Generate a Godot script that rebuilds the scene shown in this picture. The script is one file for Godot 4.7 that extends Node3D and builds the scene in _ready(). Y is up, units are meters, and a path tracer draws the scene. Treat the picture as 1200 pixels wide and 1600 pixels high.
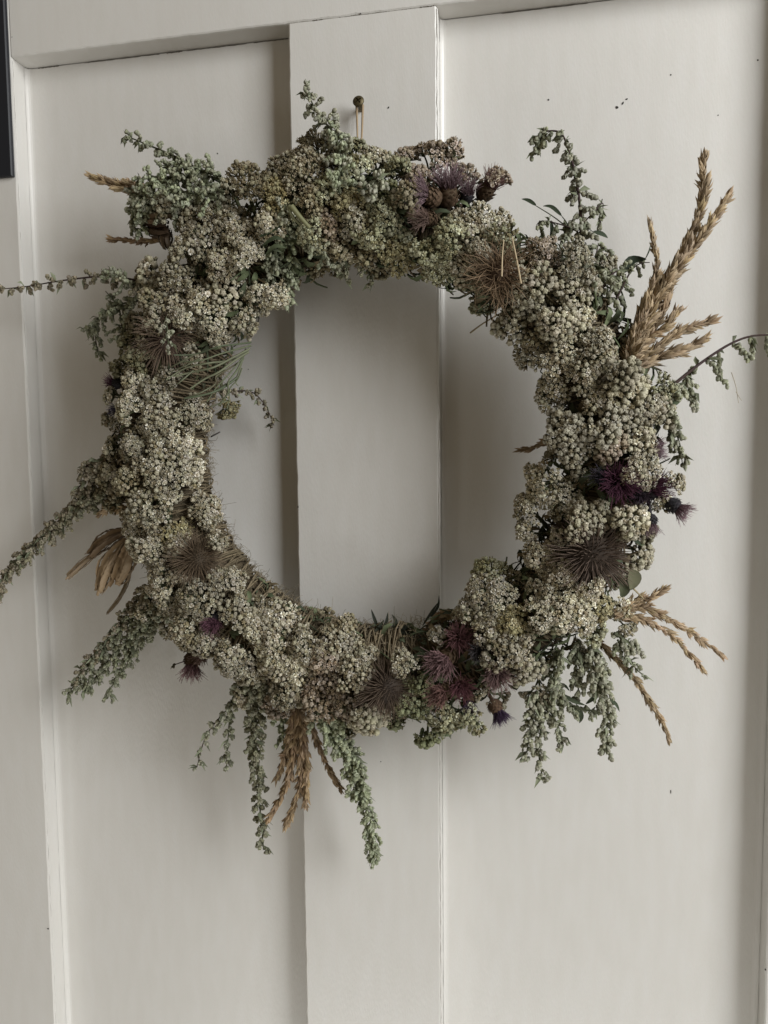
extends Node3D

var rng := RandomNumberGenerator.new()
var protos := {}
var mats := {}
var wreath: Node3D
var floret_left := 300
var bud_left := 300
var spikelet_left := 300
const RING_CENTRE := Vector3(-0.003, -0.0055, 0.035)
const RING_R := 0.1425
const RING_AW := 0.041
const RING_AZ := 0.034


# ---------------------------------------------------------------- mesh helpers
class Batch:
	var v := PackedVector3Array()
	var n := PackedVector3Array()
	var c := PackedColorArray()
	var i := PackedInt32Array()

	func put(s: Batch, t: Transform3D, tint := Color.WHITE) -> void:
		var at := v.size()
		v.append_array(t * s.v)
		n.append_array(Transform3D(t.basis.orthonormalized(), Vector3.ZERO) * s.n)
		for k in s.c:
			c.append(k * tint)
		for k in s.i:
			i.append(at + k)

	func tube(p: PackedVector3Array, r: PackedFloat32Array, sides: int, c0: Color, c1: Color) -> void:
		var at := v.size()
		var m := p.size()
		var u := Vector3.ZERO
		for j in m:
			var t := (p[mini(j + 1, m - 1)] - p[maxi(j - 1, 0)]).normalized()
			if u == Vector3.ZERO:
				u = t.cross(Vector3(0.31, 0.83, 0.46)).normalized()
			u = (u - t * u.dot(t)).normalized()
			var w := t.cross(u)
			var col := c0.lerp(c1, float(j) / (m - 1))
			for k in sides:
				var a := TAU * k / sides
				var d := u * cos(a) + w * sin(a)
				v.append(p[j] + d * r[j])
				n.append(d)
				c.append(col)
		for j in m - 1:
			for k in sides:
				var a := at + j * sides + k
				var b := at + j * sides + (k + 1) % sides
				i.append_array(PackedInt32Array([a, a + sides, b, b, a + sides, b + sides]))
		for e in 2:
			var q := at + e * (m - 1) * sides
			for k in range(1, sides - 1):
				i.append_array(PackedInt32Array([q, q + k, q + k + 1] if e == 0 else [q, q + k + 1, q + k]))

	func lathe(pr: PackedVector2Array, sides: int, cols: Array, lobes := 0, depth := 0.0) -> void:
		var at := v.size()
		var m := pr.size()
		for j in m:
			var d := pr[mini(j + 1, m - 1)] - pr[maxi(j - 1, 0)]
			var nn := Vector2(d.y, -d.x).normalized()
			for k in sides:
				var a := TAU * k / sides
				var q := 1.0 + depth * cos(a * lobes) if lobes else 1.0
				v.append(Vector3(cos(a) * pr[j].x * q, pr[j].y, sin(a) * pr[j].x * q))
				n.append(Vector3(cos(a) * nn.x, nn.y, sin(a) * nn.x))
				c.append(cols[j])
		for j in m - 1:
			for k in sides:
				var a := at + j * sides + k
				var b := at + j * sides + (k + 1) % sides
				i.append_array(PackedInt32Array([a, b, a + sides, b, b + sides, a + sides]))

	# a thin strip with a fold along its middle: left, middle and right points for each step
	func blade(p: PackedVector3Array, w: PackedFloat32Array, side: Vector3, fold: float, c0: Color, c1: Color) -> void:
		var at := v.size()
		var m := p.size()
		for j in m:
			var t := (p[mini(j + 1, m - 1)] - p[maxi(j - 1, 0)]).normalized()
			var s := (side - t * side.dot(t)).normalized()
			var up := t.cross(s)
			var col := c0.lerp(c1, float(j) / (m - 1))
			for k in 3:
				v.append(p[j] + s * w[j] * (k - 1) - up * (0.0 if k == 1 else fold * w[j]))
				n.append((up + s * (k - 1) * fold).normalized())
				c.append(col * (1.12 if k == 1 else 1.0))
		for j in m - 1:
			for k in 2:
				var a := at + j * 3 + k
				i.append_array(PackedInt32Array([a, a + 1, a + 3, a + 1, a + 4, a + 3]))

	func flat_tri(a: Vector3, b: Vector3, d: Vector3, up: Vector3, col: Color) -> void:
		var at := v.size()
		var nn := (b - a).cross(d - a).normalized()
		var turned := nn.dot(up) < 0.0
		v.append_array(PackedVector3Array([a, b, d]))
		n.append_array(PackedVector3Array([-nn, -nn, -nn] if turned else [nn, nn, nn]))
		c.append_array(PackedColorArray([col, col, col]))
		i.append_array(PackedInt32Array([at, at + 1, at + 2] if turned else [at, at + 2, at + 1]))

	func quad(a: Vector3, b: Vector3, d: Vector3, e: Vector3, up: Vector3, col := Color.WHITE) -> void:
		flat_tri(a, b, d, up, col)
		flat_tri(a, d, e, up, col)

	func box(lo: Vector3, hi: Vector3, bev: float, col := Color.WHITE) -> void:
		# a box whose front edges (towards +z) are chamfered
		var a := [Vector3(lo.x, lo.y, lo.z), Vector3(hi.x, lo.y, lo.z), Vector3(hi.x, hi.y, lo.z), Vector3(lo.x, hi.y, lo.z)]
		var b := []
		var f := []
		for k in 4:
			var q: Vector3 = a[k]
			b.append(Vector3(q.x, q.y, hi.z - bev))
			f.append(Vector3(q.x + (bev if k in [0, 3] else -bev), q.y + (bev if k < 2 else -bev), hi.z))
		var side := [Vector3.DOWN, Vector3.RIGHT, Vector3.UP, Vector3.LEFT]
		for k in 4:
			var l := (k + 1) % 4
			quad(a[k], a[l], b[l], b[k], side[k], col)
			quad(b[k], b[l], f[l], f[k], side[k] + Vector3.BACK, col)
		quad(f[0], f[1], f[2], f[3], Vector3.BACK, col)
		quad(a[0], a[1], a[2], a[3], Vector3.FORWARD, col)

	func mesh() -> ArrayMesh:
		var arr := []
		arr.resize(Mesh.ARRAY_MAX)
		arr[Mesh.ARRAY_VERTEX] = v
		arr[Mesh.ARRAY_NORMAL] = n
		arr[Mesh.ARRAY_COLOR] = c
		arr[Mesh.ARRAY_INDEX] = i
		var am := ArrayMesh.new()
		am.add_surface_from_arrays(Mesh.PRIMITIVE_TRIANGLES, arr)
		return am


func rnd(a: float, b: float) -> float:
	return rng.randf_range(a, b)


func rvec() -> Vector3:
	return Vector3(rng.randfn(), rng.randfn(), rng.randfn()).normalized()


func toward(y: Vector3, spin := 0.0) -> Basis:
	y = y.normalized()
	var x := y.cross(Vector3(0.2, 0.13, 0.97) if absf(y.z) < 0.9 else Vector3(0.94, 0.3, 0.1)).normalized()
	return Basis(x, y, x.cross(y)) * Basis(Vector3.UP, spin)


func smooth(p: Array, per := 5) -> PackedVector3Array:
	var out := PackedVector3Array()
	for k in p.size() - 1:
		var a: Vector3 = p[maxi(k - 1, 0)]
		var b: Vector3 = p[k]
		var d: Vector3 = p[k + 1]
		var e: Vector3 = p[mini(k + 2, p.size() - 1)]
		for j in per:
			out.append(b.cubic_interpolate(d, a, e, float(j) / per))
	out.append(p[-1])
	return out


func taper(m: int, r0: float, r1: float) -> PackedFloat32Array:
	var out := PackedFloat32Array()
	for j in m:
		out.append(lerpf(r0, r1, float(j) / (m - 1)))
	return out


func part(called: String, b: Batch, m: Material, parent: Node3D, kind := "") -> MeshInstance3D:
	var o := MeshInstance3D.new()
	o.name = called
	o.mesh = b.mesh()
	o.material_override = m
	parent.add_child(o, true)
	if kind:
		o.set_meta("kind", kind)
	return o


func group(called: String, parent: Node3D, at := Vector3.ZERO, label := "") -> Node3D:
	var o := Node3D.new()
	o.name = called
	o.position = at
	parent.add_child(o, true)
	if label:
		o.set_meta("label", label)
	return o


func tag(o: Node3D, label: String, category: String, kind := "") -> void:
	o.set_meta("label", label)
	o.set_meta("category", category)
	if kind:
		o.set_meta("kind", kind)


func noise_tex(freq: float, seed_: int, ramp: Array, size := 512, octaves := 4) -> NoiseTexture2D:
	var f := FastNoiseLite.new()
	f.noise_type = FastNoiseLite.TYPE_SIMPLEX
	f.frequency = freq
	f.seed = seed_
	f.fractal_octaves = octaves
	var t := NoiseTexture2D.new()
	t.width = size
	t.height = size
	t.seamless = true
	t.noise = f
	if ramp:
		var g := Gradient.new()
		g.offsets = PackedFloat32Array([0.0, 0.5, 1.0])
		g.colors = PackedColorArray(ramp)
		t.color_ramp = g
	return t


func lin(r: float, g: float, b: float) -> Color:
	return Color(r, g, b).linear_to_srgb()


# ---------------------------------------------------------------- start
func _ready() -> void:
	rng.seed = 20
	var cam := Camera3D.new()
	cam.name = "camera"
	cam.transform = Transform3D(Basis(Vector3(0.98107, -0.00968, -0.19341), Vector3(-0.00553, 0.99694, -0.07797), Vector3(0.19357, 0.07756, 0.97802)), Vector3(0.09880, -0.00709, 0.51270))
	cam.fov = 67.29
	cam.near = 0.02
	cam.far = 20.0
	add_child(cam)
	cam.current = true

	var env := Environment.new()
	env.background_mode = Environment.BG_COLOR
	env.background_color = lin(0.138, 0.112, 0.077)
	env.tonemap_mode = Environment.TONE_MAPPER_LINEAR
	env.tonemap_exposure = 1.0
	env.sdfgi_enabled = true
	env.ssao_enabled = true
	env.ssil_enabled = true
	var we := WorldEnvironment.new()
	we.name = "environment"
	we.environment = env
	add_child(we)

	# the tall window to the right of the door: soft daylight
	area_light("window_light", Vector3(1.13, 0.48, 0.76), Vector3(0, 0, 0.02), Vector2(0.65, 1.0), 2.25, lin(0.985, 1.0, 1.0))
	# added fill light, unseen, that brightens the lower part of the door
	area_light("low_fill_light", Vector3(0.08, -1.05, 0.4), Vector3(0.0, -0.4, 0), Vector2(0.9, 0.35), 0.36, lin(0.985, 1.0, 0.98))

	# a small far window whose soft mirror image lies on the paint below the wreath
	area_light("far_window_light", Vector3(-0.8994, -0.8255, 1.2927), Vector3(-0.1887, -0.2428, -0.0170), Vector2(0.34, 0.2), 0.1, lin(1.0, 1.0, 0.96))

	make_materials()
	make_protos()
	build_door()
	build_screw()
	build_bar()

	wreath = Node3D.new()
	wreath.name = "dried_flower_wreath"
	wreath.position = RING_CENTRE * Vector3(1, 1, 0)
	add_child(wreath)
	tag(wreath, "round wreath of dried cream yarrow, purple thistles, teasels and grasses hung on the white door", "wreath")
	build_ring()
	build_flowers()
	print("left ", floret_left, " ", bud_left, " ", spikelet_left)


func area_light(called: String, at: Vector3, to: Vector3, size: Vector2, energy: float, col: Color) -> void:
	var l := AreaLight3D.new()
	l.name = called
	l.area_size = size
	l.area_normalize_energy = true
	l.area_range = 6.0
	l.light_energy = energy
	l.light_color = col
	l.shadow_enabled = true
	add_child(l)
	l.look_at_from_position(at, to, Vector3.UP)


func make_materials() -> void:
	var paint := StandardMaterial3D.new()
	paint.albedo_color = lin(0.735, 0.722, 0.695)
	paint.albedo_texture = noise_tex(0.012, 3, [Color(0.982, 0.98, 0.974), Color(0.992, 0.99, 0.986), Color(1, 1, 1)], 512, 5)
	paint.roughness = 0.33
	paint.metallic_specular = 0.5
	paint.uv1_triplanar = true
	paint.uv1_world_triplanar = true
	paint.uv1_scale = Vector3(11, 2.6, 11)
	paint.normal_enabled = true
	var brushed := noise_tex(0.05, 8, [], 1024, 4)
	brushed.as_normal_map = true
	brushed.bump_strength = 6.0
	paint.normal_texture = brushed
	paint.normal_scale = 0.055
	mats.paint = paint

	var plant := StandardMaterial3D.new()
	plant.vertex_color_use_as_albedo = true
	plant.roughness = 0.75
	plant.metallic_specular = 0.35
	mats.plant = plant

	var husk := StandardMaterial3D.new()
	husk.vertex_color_use_as_albedo = true
	husk.roughness = 0.55
	husk.metallic_specular = 0.4
	mats.husk = husk

	var brass := StandardMaterial3D.new()
	brass.albedo_color = lin(0.16, 0.13, 0.075)
	brass.metallic = 0.7
	brass.roughness = 0.5
	brass.albedo_texture = noise_tex(0.05, 5, [Color(0.5, 0.48, 0.4), Color(0.85, 0.85, 0.8), Color(1, 1, 1)], 256)
	brass.uv1_triplanar = true
	brass.uv1_scale = Vector3(150, 150, 150)
	mats.brass = brass

	var dark := StandardMaterial3D.new()
	dark.albedo_color = lin(0.012, 0.014, 0.02)
	dark.roughness = 0.5
	mats.dark = dark

	var chip := StandardMaterial3D.new()
	chip.albedo_color = lin(0.035, 0.032, 0.028)
	chip.roughness = 0.9
	mats.chip = chip
	var grime := StandardMaterial3D.new()
	grime.albedo_color = lin(0.12, 0.1, 0.075)
	grime.roughness = 0.9
	mats.grime = grime


# small shapes that are copied many times; each is about one unit in radius and points along +y
func make_protos() -> void:
	for k in 4:      # open yarrow floret: cup, five broad notched petals, domed middle
		var b := Batch.new()
		var g0 := Color(0.13, 0.13, 0.075)
		var g1 := Color(0.2, 0.18, 0.115)
		b.lathe(PackedVector2Array([Vector2(0.02, -1.35), Vector2(0.3, -1.1), Vector2(0.5, -0.55), Vector2(0.5, -0.1)]), 6, [g0, g0, g1, g1])
		var np: int = [5, 4, 4, 6][k]
		for j in np:
			var a := TAU * j / np + rnd(-0.2, 0.2)
			var d := Vector3(cos(a), 0, sin(a))
			var s := Vector3(-sin(a), 0, cos(a))
			var w := rnd(0.36, 0.5)
			var lift := rnd(-0.6, 0.75)
			var col := Color(0.44, 0.422, 0.345) * rnd(0.72, 1.2)
			if rng.randf() < 0.28:
				col = Color(0.7, 0.68, 0.6)  # some petals painted paler, standing in for glints
			var base := d * 0.34 + Vector3.DOWN * 0.1
			var mid := d * rnd(0.68, 0.78) + Vector3.UP * lift * 0.45
			var tip := d * rnd(0.95, 1.1) + Vector3.UP * (lift * 0.5 - rnd(0.0, 0.25))
			var bl := base - s * 0.18
			var br := base + s * 0.18
			var ml := mid - s * w + Vector3.DOWN * 0.06
			var mr := mid + s * w + Vector3.DOWN * 0.06
			var tl := tip - s * w * 0.7 - d * 0.04
			var tr := tip + s * w * 0.7 - d * 0.04
			b.quad(bl, br, mr, ml, Vector3.UP, col * 0.94)
			b.flat_tri(ml, mr, mid + d * 0.12 + Vector3.UP * 0.06, Vector3.UP, col)
			b.flat_tri(ml, tl, mid + d * 0.12 + Vector3.UP * 0.06, Vector3.UP, col)
			b.flat_tri(mr, tr, mid + d * 0.12 + Vector3.UP * 0.06, Vector3.UP, col)
		var t0 := Color(0.26, 0.232, 0.165)
		b.lathe(PackedVector2Array([Vector2(0.42, -0.12), Vector2(0.36, 0.12), Vector2(0.2, 0.26), Vector2(0.01, 0.28)]), 6, [t0, t0 * 1.15, t0 * 1.3, t0], 3, 0.18)
		protos["open%d" % k] = b
	for k in 3:      # closed yarrow bud: a lobed ball on a cup
		var b := Batch.new()
		var g0 := Color(0.13, 0.125, 0.075)
		var g1 := Color(0.27, 0.256, 0.192)
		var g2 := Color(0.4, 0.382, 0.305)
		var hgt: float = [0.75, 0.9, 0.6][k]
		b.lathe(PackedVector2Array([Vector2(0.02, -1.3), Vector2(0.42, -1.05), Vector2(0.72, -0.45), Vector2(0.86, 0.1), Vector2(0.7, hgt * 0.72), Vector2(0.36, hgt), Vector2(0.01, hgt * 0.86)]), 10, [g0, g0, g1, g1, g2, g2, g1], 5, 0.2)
		for j in 5:
			var a := TAU * j / 5 + 0.3
			var d := Vector3(cos(a), 0, sin(a))
			var s := Vector3(-sin(a), 0, cos(a))
			var knob := Batch.new()
			var kr := rnd(0.24, 0.33)
			knob.lathe(PackedVector2Array([Vector2(kr, -0.15), Vector2(kr * 0.95, 0.08), Vector2(kr * 0.5, 0.24), Vector2(0.01, 0.26)]), 5, [g1, g2, g2 * rnd(1.0, 1.25), g1])
			b.put(knob, Transform3D(toward(Vector3.UP + d * 0.7), d * rnd(0.4, 0.55) + Vector3.UP * hgt * 0.72))
			b.blade(PackedVector3Array([d * 0.74 + Vector3.UP * 0.1, d * 0.62 + Vector3.UP * (hgt * 0.85), d * rnd(0.2, 0.5) + Vector3.UP * (hgt * rnd(1.02, 1.3))]), PackedFloat32Array([0.26, 0.25, 0.08]), s, 0.2, g1, g2 * (rnd(0.9, 1.2) if j else 1.75))
		protos["bud%d" % k] = b
	for k in 3:      # withered floret: petals curled in, browner
		var b := Batch.new()
		var g0 := Color(0.1, 0.085, 0.05)
		var g1 := Color(0.24, 0.21, 0.14)
		b.lathe(PackedVector2Array([Vector2(0.02, -1.3), Vector2(0.36, -1.0), Vector2(0.58, -0.4), Vector2(0.5, 0.12), Vector2(0.2, 0.3), Vector2(0.01, 0.24)]), 7, [g0, g0, g1, g1, g1, g0], 4, 0.16)
		for j in 5:
			var a := TAU * j / 5 + rnd(-0.4, 0.4)
			var d := Vector3(cos(a), 0, sin(a))
			var s := Vector3(-sin(a), 0.3 * rnd(-1, 1), cos(a))
			b.blade(PackedVector3Array([d * 0.45, d * rnd(0.7, 0.85) + Vector3.UP * rnd(0.1, 0.4), d * rnd(0.55, 1.0) + Vector3.UP * rnd(0.1, 0.75)]), PackedFloat32Array([0.16, 0.25, 0.09]), s, 0.35, g1, Color(0.4, 0.35, 0.26) * rnd(0.7, 1.2))
		protos["old%d" % k] = b
	for k in 3:      # mugwort bud: a downy ovoid, and a gaping one
		var b := Batch.new()
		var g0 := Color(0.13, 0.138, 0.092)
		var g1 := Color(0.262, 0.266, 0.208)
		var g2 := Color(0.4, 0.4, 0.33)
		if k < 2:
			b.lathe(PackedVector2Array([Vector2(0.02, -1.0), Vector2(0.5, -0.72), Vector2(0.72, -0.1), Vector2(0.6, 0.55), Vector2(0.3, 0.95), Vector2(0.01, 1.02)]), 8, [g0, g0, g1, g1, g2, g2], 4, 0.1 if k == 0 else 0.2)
		else:
			b.lathe(PackedVector2Array([Vector2(0.02, -0.95), Vector2(0.55, -0.6), Vector2(0.85, 0.05), Vector2(0.72, 0.6), Vector2(0.34, 0.35), Vector2(0.01, 0.2)]), 8, [g0, g1, g1, g2, g0, g0 * 0.7], 4, 0.22)
		for j in 3:
			var a := TAU * j / 3 + rnd(0, 1)
			var d := Vector3(cos(a), 0, sin(a))
			b.blade(PackedVector3Array([d * 0.15 + Vector3.DOWN * 0.95, d * 0.72 + Vector3.DOWN * 0.35, d * rnd(0.8, 1.05) + Vector3.UP * rnd(0.1, 0.6)]), PackedFloat32Array([0.12, 0.3, 0.04]), Vector3(-sin(a), 0, cos(a)), 0.3, g0, g2)
		protos["mug%d" % k] = b
	for k in 5:      # grass spikelet: overlapping slim pointed husks, one unit long
		var b := Batch.new()
		var many: int = [6, 5, 7, 4, 6][k]
		for j in many:
			var y0 := rnd(0.0, 0.34)
			var len := rnd(0.45, 0.68)
			var a := j * 2.4 + rnd(-0.5, 0.5)
			var d := Vector3(cos(a), 0, sin(a)) * rnd(0.12, 0.3)
			var s := Vector3(-sin(a), 0, cos(a))
			var c0 := Color(0.2, 0.145, 0.09) * rnd(0.75, 1.2)
			var c1 := Color(0.46, 0.365, 0.25) * rnd(0.75, 1.25)
			var p := PackedVector3Array([Vector3(0, y0, 0), Vector3(0, y0 + len * 0.3, 0) + d * 0.5, Vector3(0, y0 + len * 0.65, 0) + d * 0.8, Vector3(0, y0 + len * rnd(0.95, 1.15), 0) + d * rnd(0.5, 1.1)])
			var w := rnd(0.085, 0.13)
			b.blade(p, PackedFloat32Array([0.025, w, w * 0.8, 0.004]), s, 0.7, c0, c1)
			b.tube(PackedVector3Array([p[0], p[1] * 0.97, p[2] * 0.98]), PackedFloat32Array([0.02, 0.05, 0.01]), 5, c0, c1)
			if j % 4 == 0:
				b.tube(PackedVector3Array([p[2], p[3], p[3] + (p[3] - p[2]) * rnd(0.2, 0.5)]), PackedFloat32Array([0.012, 0.008, 0.003]), 3, c1, c1 * 1.1)
		protos["spike%d" % k] = b
	for key in protos.keys():
		protos[key + "_mesh"] = []
		for t in 4:
			var b := Batch.new()
			var tint: Color = [Color(1, 1, 1), Color(0.85, 0.83, 0.8), Color(1.08, 1.05, 0.98), Color(0.97, 0.95, 0.98)][t]
			b.put(protos[key], Transform3D(), tint)
			protos[key + "_mesh"].append(b.mesh())


func single(called: String, key: String, t: Transform3D, m: Material, parent: Node3D) -> void:
	var o := MeshInstance3D.new()
	o.name = called
	o.mesh = protos[key + "_mesh"][rng.randi() % 4]
	o.material_override = m
	o.transform = t
	parent.add_child(o, true)


# ---------------------------------------------------------------- the door
func slab(called: String, x0: float, x1: float, y0: float, y1: float, z0: float, z1: float, upright: bool, door: Node3D) -> void:
	# a painted board with slightly worn, rounded edges: its outline is swept along its length
	var b := Batch.new()
	var f := FastNoiseLite.new()
	f.frequency = 14.0
	f.seed = rng.randi() % 1000
	var w0 := x0 if upright else y0
	var w1 := x1 if upright else y1
	var l0 := y0 if upright else x0
	var l1 := y1 if upright else x1
	var n := 160
	var e := 0.0011
	var rows := []
	for k in n + 1:
		var l := lerpf(l0, l1, float(k) / n)
		var ja := f.get_noise_2d(l * 6.0, 1.0) * 0.0006
		var jb := f.get_noise_2d(l * 6.0, 9.0) * 0.0006
		var row := []
		for q in [Vector2(w0, z0), Vector2(w0 + ja * 0.6, z1 - e * 1.6), Vector2(w0 + e * 0.3 + ja, z1 - e * 0.5), Vector2(w0 + e * 1.1 + ja, z1), Vector2(w1 - e * 1.1 + jb, z1), Vector2(w1 - e * 0.3 + jb, z1 - e * 0.5), Vector2(w1 + jb * 0.6, z1 - e * 1.6), Vector2(w1, z0)]:
			row.append(Vector3(q.x, l, q.y) if upright else Vector3(l, q.x, q.y))
		rows.append(row)
	var mid := Vector3((x0 + x1) / 2, (y0 + y1) / 2, (z0 + z1) / 2)
	for k in n:
		for j in 7:
			var a: Vector3 = rows[k][j]
			var c: Vector3 = rows[k + 1][j + 1]
			var up := (a + c) / 2 - mid
			if upright:
				up.y = 0
				up.x = up.x if j != 3 else 0.0
			else:
				up.x = 0
				up.y = up.y if j != 3 else 0.0
			b.quad(a, rows[k][j + 1], c, rows[k + 1][j], up)
	for k in [0, n]:
		var r: Array = rows[k]
		var up := (Vector3.UP if upright else Vector3.RIGHT) * (1.0 if k else -1.0)
		b.quad(r[0], r[1], r[6], r[7], up)
		b.quad(r[1], r[2], r[5], r[6], up)
		b.quad(r[2], r[3], r[4], r[5], up)
	part(called, b, mats.paint, door)


func panel(x0: float, x1: float, y0: float, y1: float, z: float, door: Node3D) -> void:
	# a recessed panel whose sides run up to the boards in a small cove of paint
	var b := Batch.new()
	var rr := 0.0035
	var prof := []
	for k in 5:
		var a := PI / 2 * k / 4
		prof.append(Vector2(x0 + rr - rr * cos(a), z + rr - rr * sin(a)))
	for k in 9:
		prof.append(Vector2(lerpf(x0 + rr * 2.2, x1 - rr * 2.2, k / 8.0), z))
	for k in 5:
		var a := PI / 2 * k / 4
		prof.append(Vector2(x1 - rr + rr * sin(a), z + rr - rr * cos(a)))
	var n := 60
	for k in n:
		for j in prof.size() - 1:
			var p: Vector2 = prof[j]
			var q: Vector2 = prof[j + 1]
			var ya := lerpf(y0, y1, float(k) / n)
			var yb := lerpf(y0, y1, float(k + 1) / n)
			b.quad(Vector3(p.x, ya, p.y), Vector3(q.x, ya, q.y), Vector3(q.x, yb, q.y), Vector3(p.x, yb, p.y), Vector3(0, 0, 1))
	b.box(Vector3(x0, y0, z - 0.012), Vector3(x1, y1, z - 0.001), 0.0005)
	part("recessed_panel", b, mats.paint, door)


func crack(pts: Array, w: float, lift: Vector3, door: Node3D, m: Material, called := "paint_crack") -> void:
	# a hairline of missing paint, a little proud of the joint it follows
	var b := Batch.new()
	var p := smooth(pts, 8)
	var r := PackedFloat32Array()
	for j in p.size():
		p[j] += lift + Vector3(rnd(-1, 1), rnd(-1, 1), 0) * 0.00012
		r.append(w * (0.35 + rnd(0.0, 0.9)) * (0.25 if j == 0 or j == p.size() - 1 else 1.0))
	b.tube(p, r, 4, Color.WHITE, Color.WHITE)
	part(called, b, m, door)


func chip_at(p: Vector3, r: float, door: Node3D, stretch := 1.0, turn := 0.0) -> void:
	var b := Batch.new()
	var n := 7
	var pts := []
	for k in n:
		var a := TAU * k / n
		var q := Vector2(cos(a) * stretch, sin(a)) * r * rnd(0.65, 1.15)
		q = q.rotated(turn)
		pts.append(p + Vector3(q.x, q.y, 0.0002))
	for k in n:
		var a: Vector3 = pts[k]
		var c: Vector3 = pts[(k + 1) % n]
		b.flat_tri(p + Vector3(0, 0, 0.0003), a, c, Vector3.BACK, Color.WHITE)
		b.quad(a, c, c - Vector3(0, 0, 0.0004), a - Vector3(0, 0, 0.0004), a - p, Color.WHITE)
	part("paint_chip", b, mats.chip, door)


func build_door() -> void:
	var door := group("panelled_door", self, Vector3.ZERO)
	tag(door, "white painted wooden door with recessed panels behind the wreath", "door", "structure")
	var deep := -0.017
	slab("stile", -0.62, -0.2714, -0.75, 0.75, -0.03, 0.0, true, door)
	slab("stile", -0.0646, 0.035, -0.75, 0.2770, -0.03, 0.0, true, door)
	slab("stile", 0.2467, 0.60, -0.75, 0.75, -0.03, 0.0, true, door)
	slab("rail", -0.2712, 0.2465, 0.2773, 0.75, -0.03, 0.0002, false, door)
	panel(-0.2712, -0.0648, -0.75, 0.2768, deep, door)
	panel(0.0352, 0.2465, -0.75, 0.2768, deep, door)
	crack([Vector3(-0.2620, 0.2766, -0.0168), Vector3(-0.2563, 0.2766, -0.0168), Vector3(-0.2507, 0.2766, -0.0168), Vector3(-0.2450, 0.2766, -0.0168)], 0.00022, Vector3.ZERO, door, mats.grime)
	crack([Vector3(-0.2250, 0.2766, -0.0168), Vector3(-0.2050, 0.2766, -0.0168), Vector3(-0.1850, 0.2766, -0.0168), Vector3(-0.1650, 0.2766, -0.0168)], 0.00016, Vector3.ZERO, door, mats.grime)
	crack([Vector3(-0.1600, 0.2766, -0.0168), Vector3(-0.1560, 0.2766, -0.0168), Vector3(-0.1520, 0.2766, -0.0168), Vector3(-0.1480, 0.2766, -0.0168)], 0.0003, Vector3.ZERO, door, mats.grime)
	crack([Vector3(-0.1450, 0.2766, -0.0168), Vector3(-0.1300, 0.2766, -0.0168), Vector3(-0.1150, 0.2766, -0.0168), Vector3(-0.1000, 0.2766, -0.0168)], 0.00018, Vector3.ZERO, door, mats.grime)
	crack([Vector3(-0.0950, 0.2766, -0.0168), Vector3(-0.0867, 0.2766, -0.0168), Vector3(-0.0783, 0.2766, -0.0168), Vector3(-0.0700, 0.2766, -0.0168)], 0.00014, Vector3.ZERO, door, mats.grime)
	crack([Vector3(0.0750, 0.2766, -0.0168), Vector3(0.0933, 0.2766, -0.0168), Vector3(0.1117, 0.2766, -0.0168), Vector3(0.1300, 0.2766, -0.0168)], 0.00018, Vector3.ZERO, door, mats.grime)
	crack([Vector3(-0.0480, 0.2772, 0.0001), Vector3(-0.0453, 0.2772, 0.0001), Vector3(-0.0427, 0.2772, 0.0001), Vector3(-0.0400, 0.2772, 0.0001)], 0.0003, Vector3.ZERO, door, mats.grime)
	crack([Vector3(-0.0300, 0.2772, 0.0001), Vector3(-0.0183, 0.2772, 0.0001), Vector3(-0.0067, 0.2772, 0.0001), Vector3(0.0050, 0.2772, 0.0001)], 0.00012, Vector3.ZERO, door, mats.grime)
	crack([Vector3(0.0120, 0.2772, 0.0001), Vector3(0.0153, 0.2772, 0.0001), Vector3(0.0187, 0.2772, 0.0001), Vector3(0.0220, 0.2772, 0.0001)], 0.0001, Vector3.ZERO, door, mats.grime)
	crack([Vector3(0.0240, 0.2772, 0.0001), Vector3(0.0270, 0.2772, 0.0001), Vector3(0.0300, 0.2772, 0.0001), Vector3(0.0330, 0.2772, 0.0001)], 0.0003, Vector3.ZERO, door, mats.grime)
	chip_at(Vector3(0.1483, 0.2110, -0.0170), 0.0011, door, 1, 0.5)
	chip_at(Vector3(0.1518, 0.2134, -0.0170), 0.0006, door, 2, 1)
	chip_at(Vector3(0.1541, 0.2156, -0.0170), 0.0005, door, 2, 0.5)
	chip_at(Vector3(0.1054, 0.2198, -0.0170), 0.0007, door, 1, 0)
	chip_at(Vector3(0.1806, 0.2278, -0.0170), 0.0005, door, 1, 0)
	chip_at(Vector3(0.1891, -0.2371, -0.0170), 0.0004, door, 4, 1.6)
	chip_at(Vector3(0.2314, 0.2314, -0.0170), 0.0005, door, 1, 0)
	chip_at(Vector3(0.2092, 0.2007, -0.0170), 0.0004, door, 1, 0)
	chip_at(Vector3(0.0029, 0.2173, 0.0000), 0.0005, door, 1.8, 1.2)
	chip_at(Vector3(-0.1236, 0.2048, -0.0170), 0.0005, door, 1, 0)
	chip_at(Vector3(-0.0424, 0.2277, 0.0000), 0.0005, door, 1, 0)
	chip_at(Vector3(-0.2740, -0.3764, 0.0000), 0.0005, door, 2, 0)
	chip_at(Vector3(-0.0151, 0.2779, 0.0003), 0.0005, door, 1, 0)
	chip_at(Vector3(0.2466, -0.3441, 0.0000), 0.0006, door, 1, 0)
	chip_at(Vector3(-0.0635, -0.0445, 0.0000), 0.0006, door, 1, 0)
	chip_at(Vector3(-0.1044, 0.0532, -0.0170), 0.0004, door, 1, 0)
	chip_at(Vector3(-0.0067, -0.2231, 0.0000), 0.0004, door, 1, 0)
	chip_at(Vector3(-0.2768, 0.2437, 0.0000), 0.0005, door, 2, 0)
	chip_at(Vector3(-0.2702, 0.2911, 0.0000), 0.0004, door, 1, 0)
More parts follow.
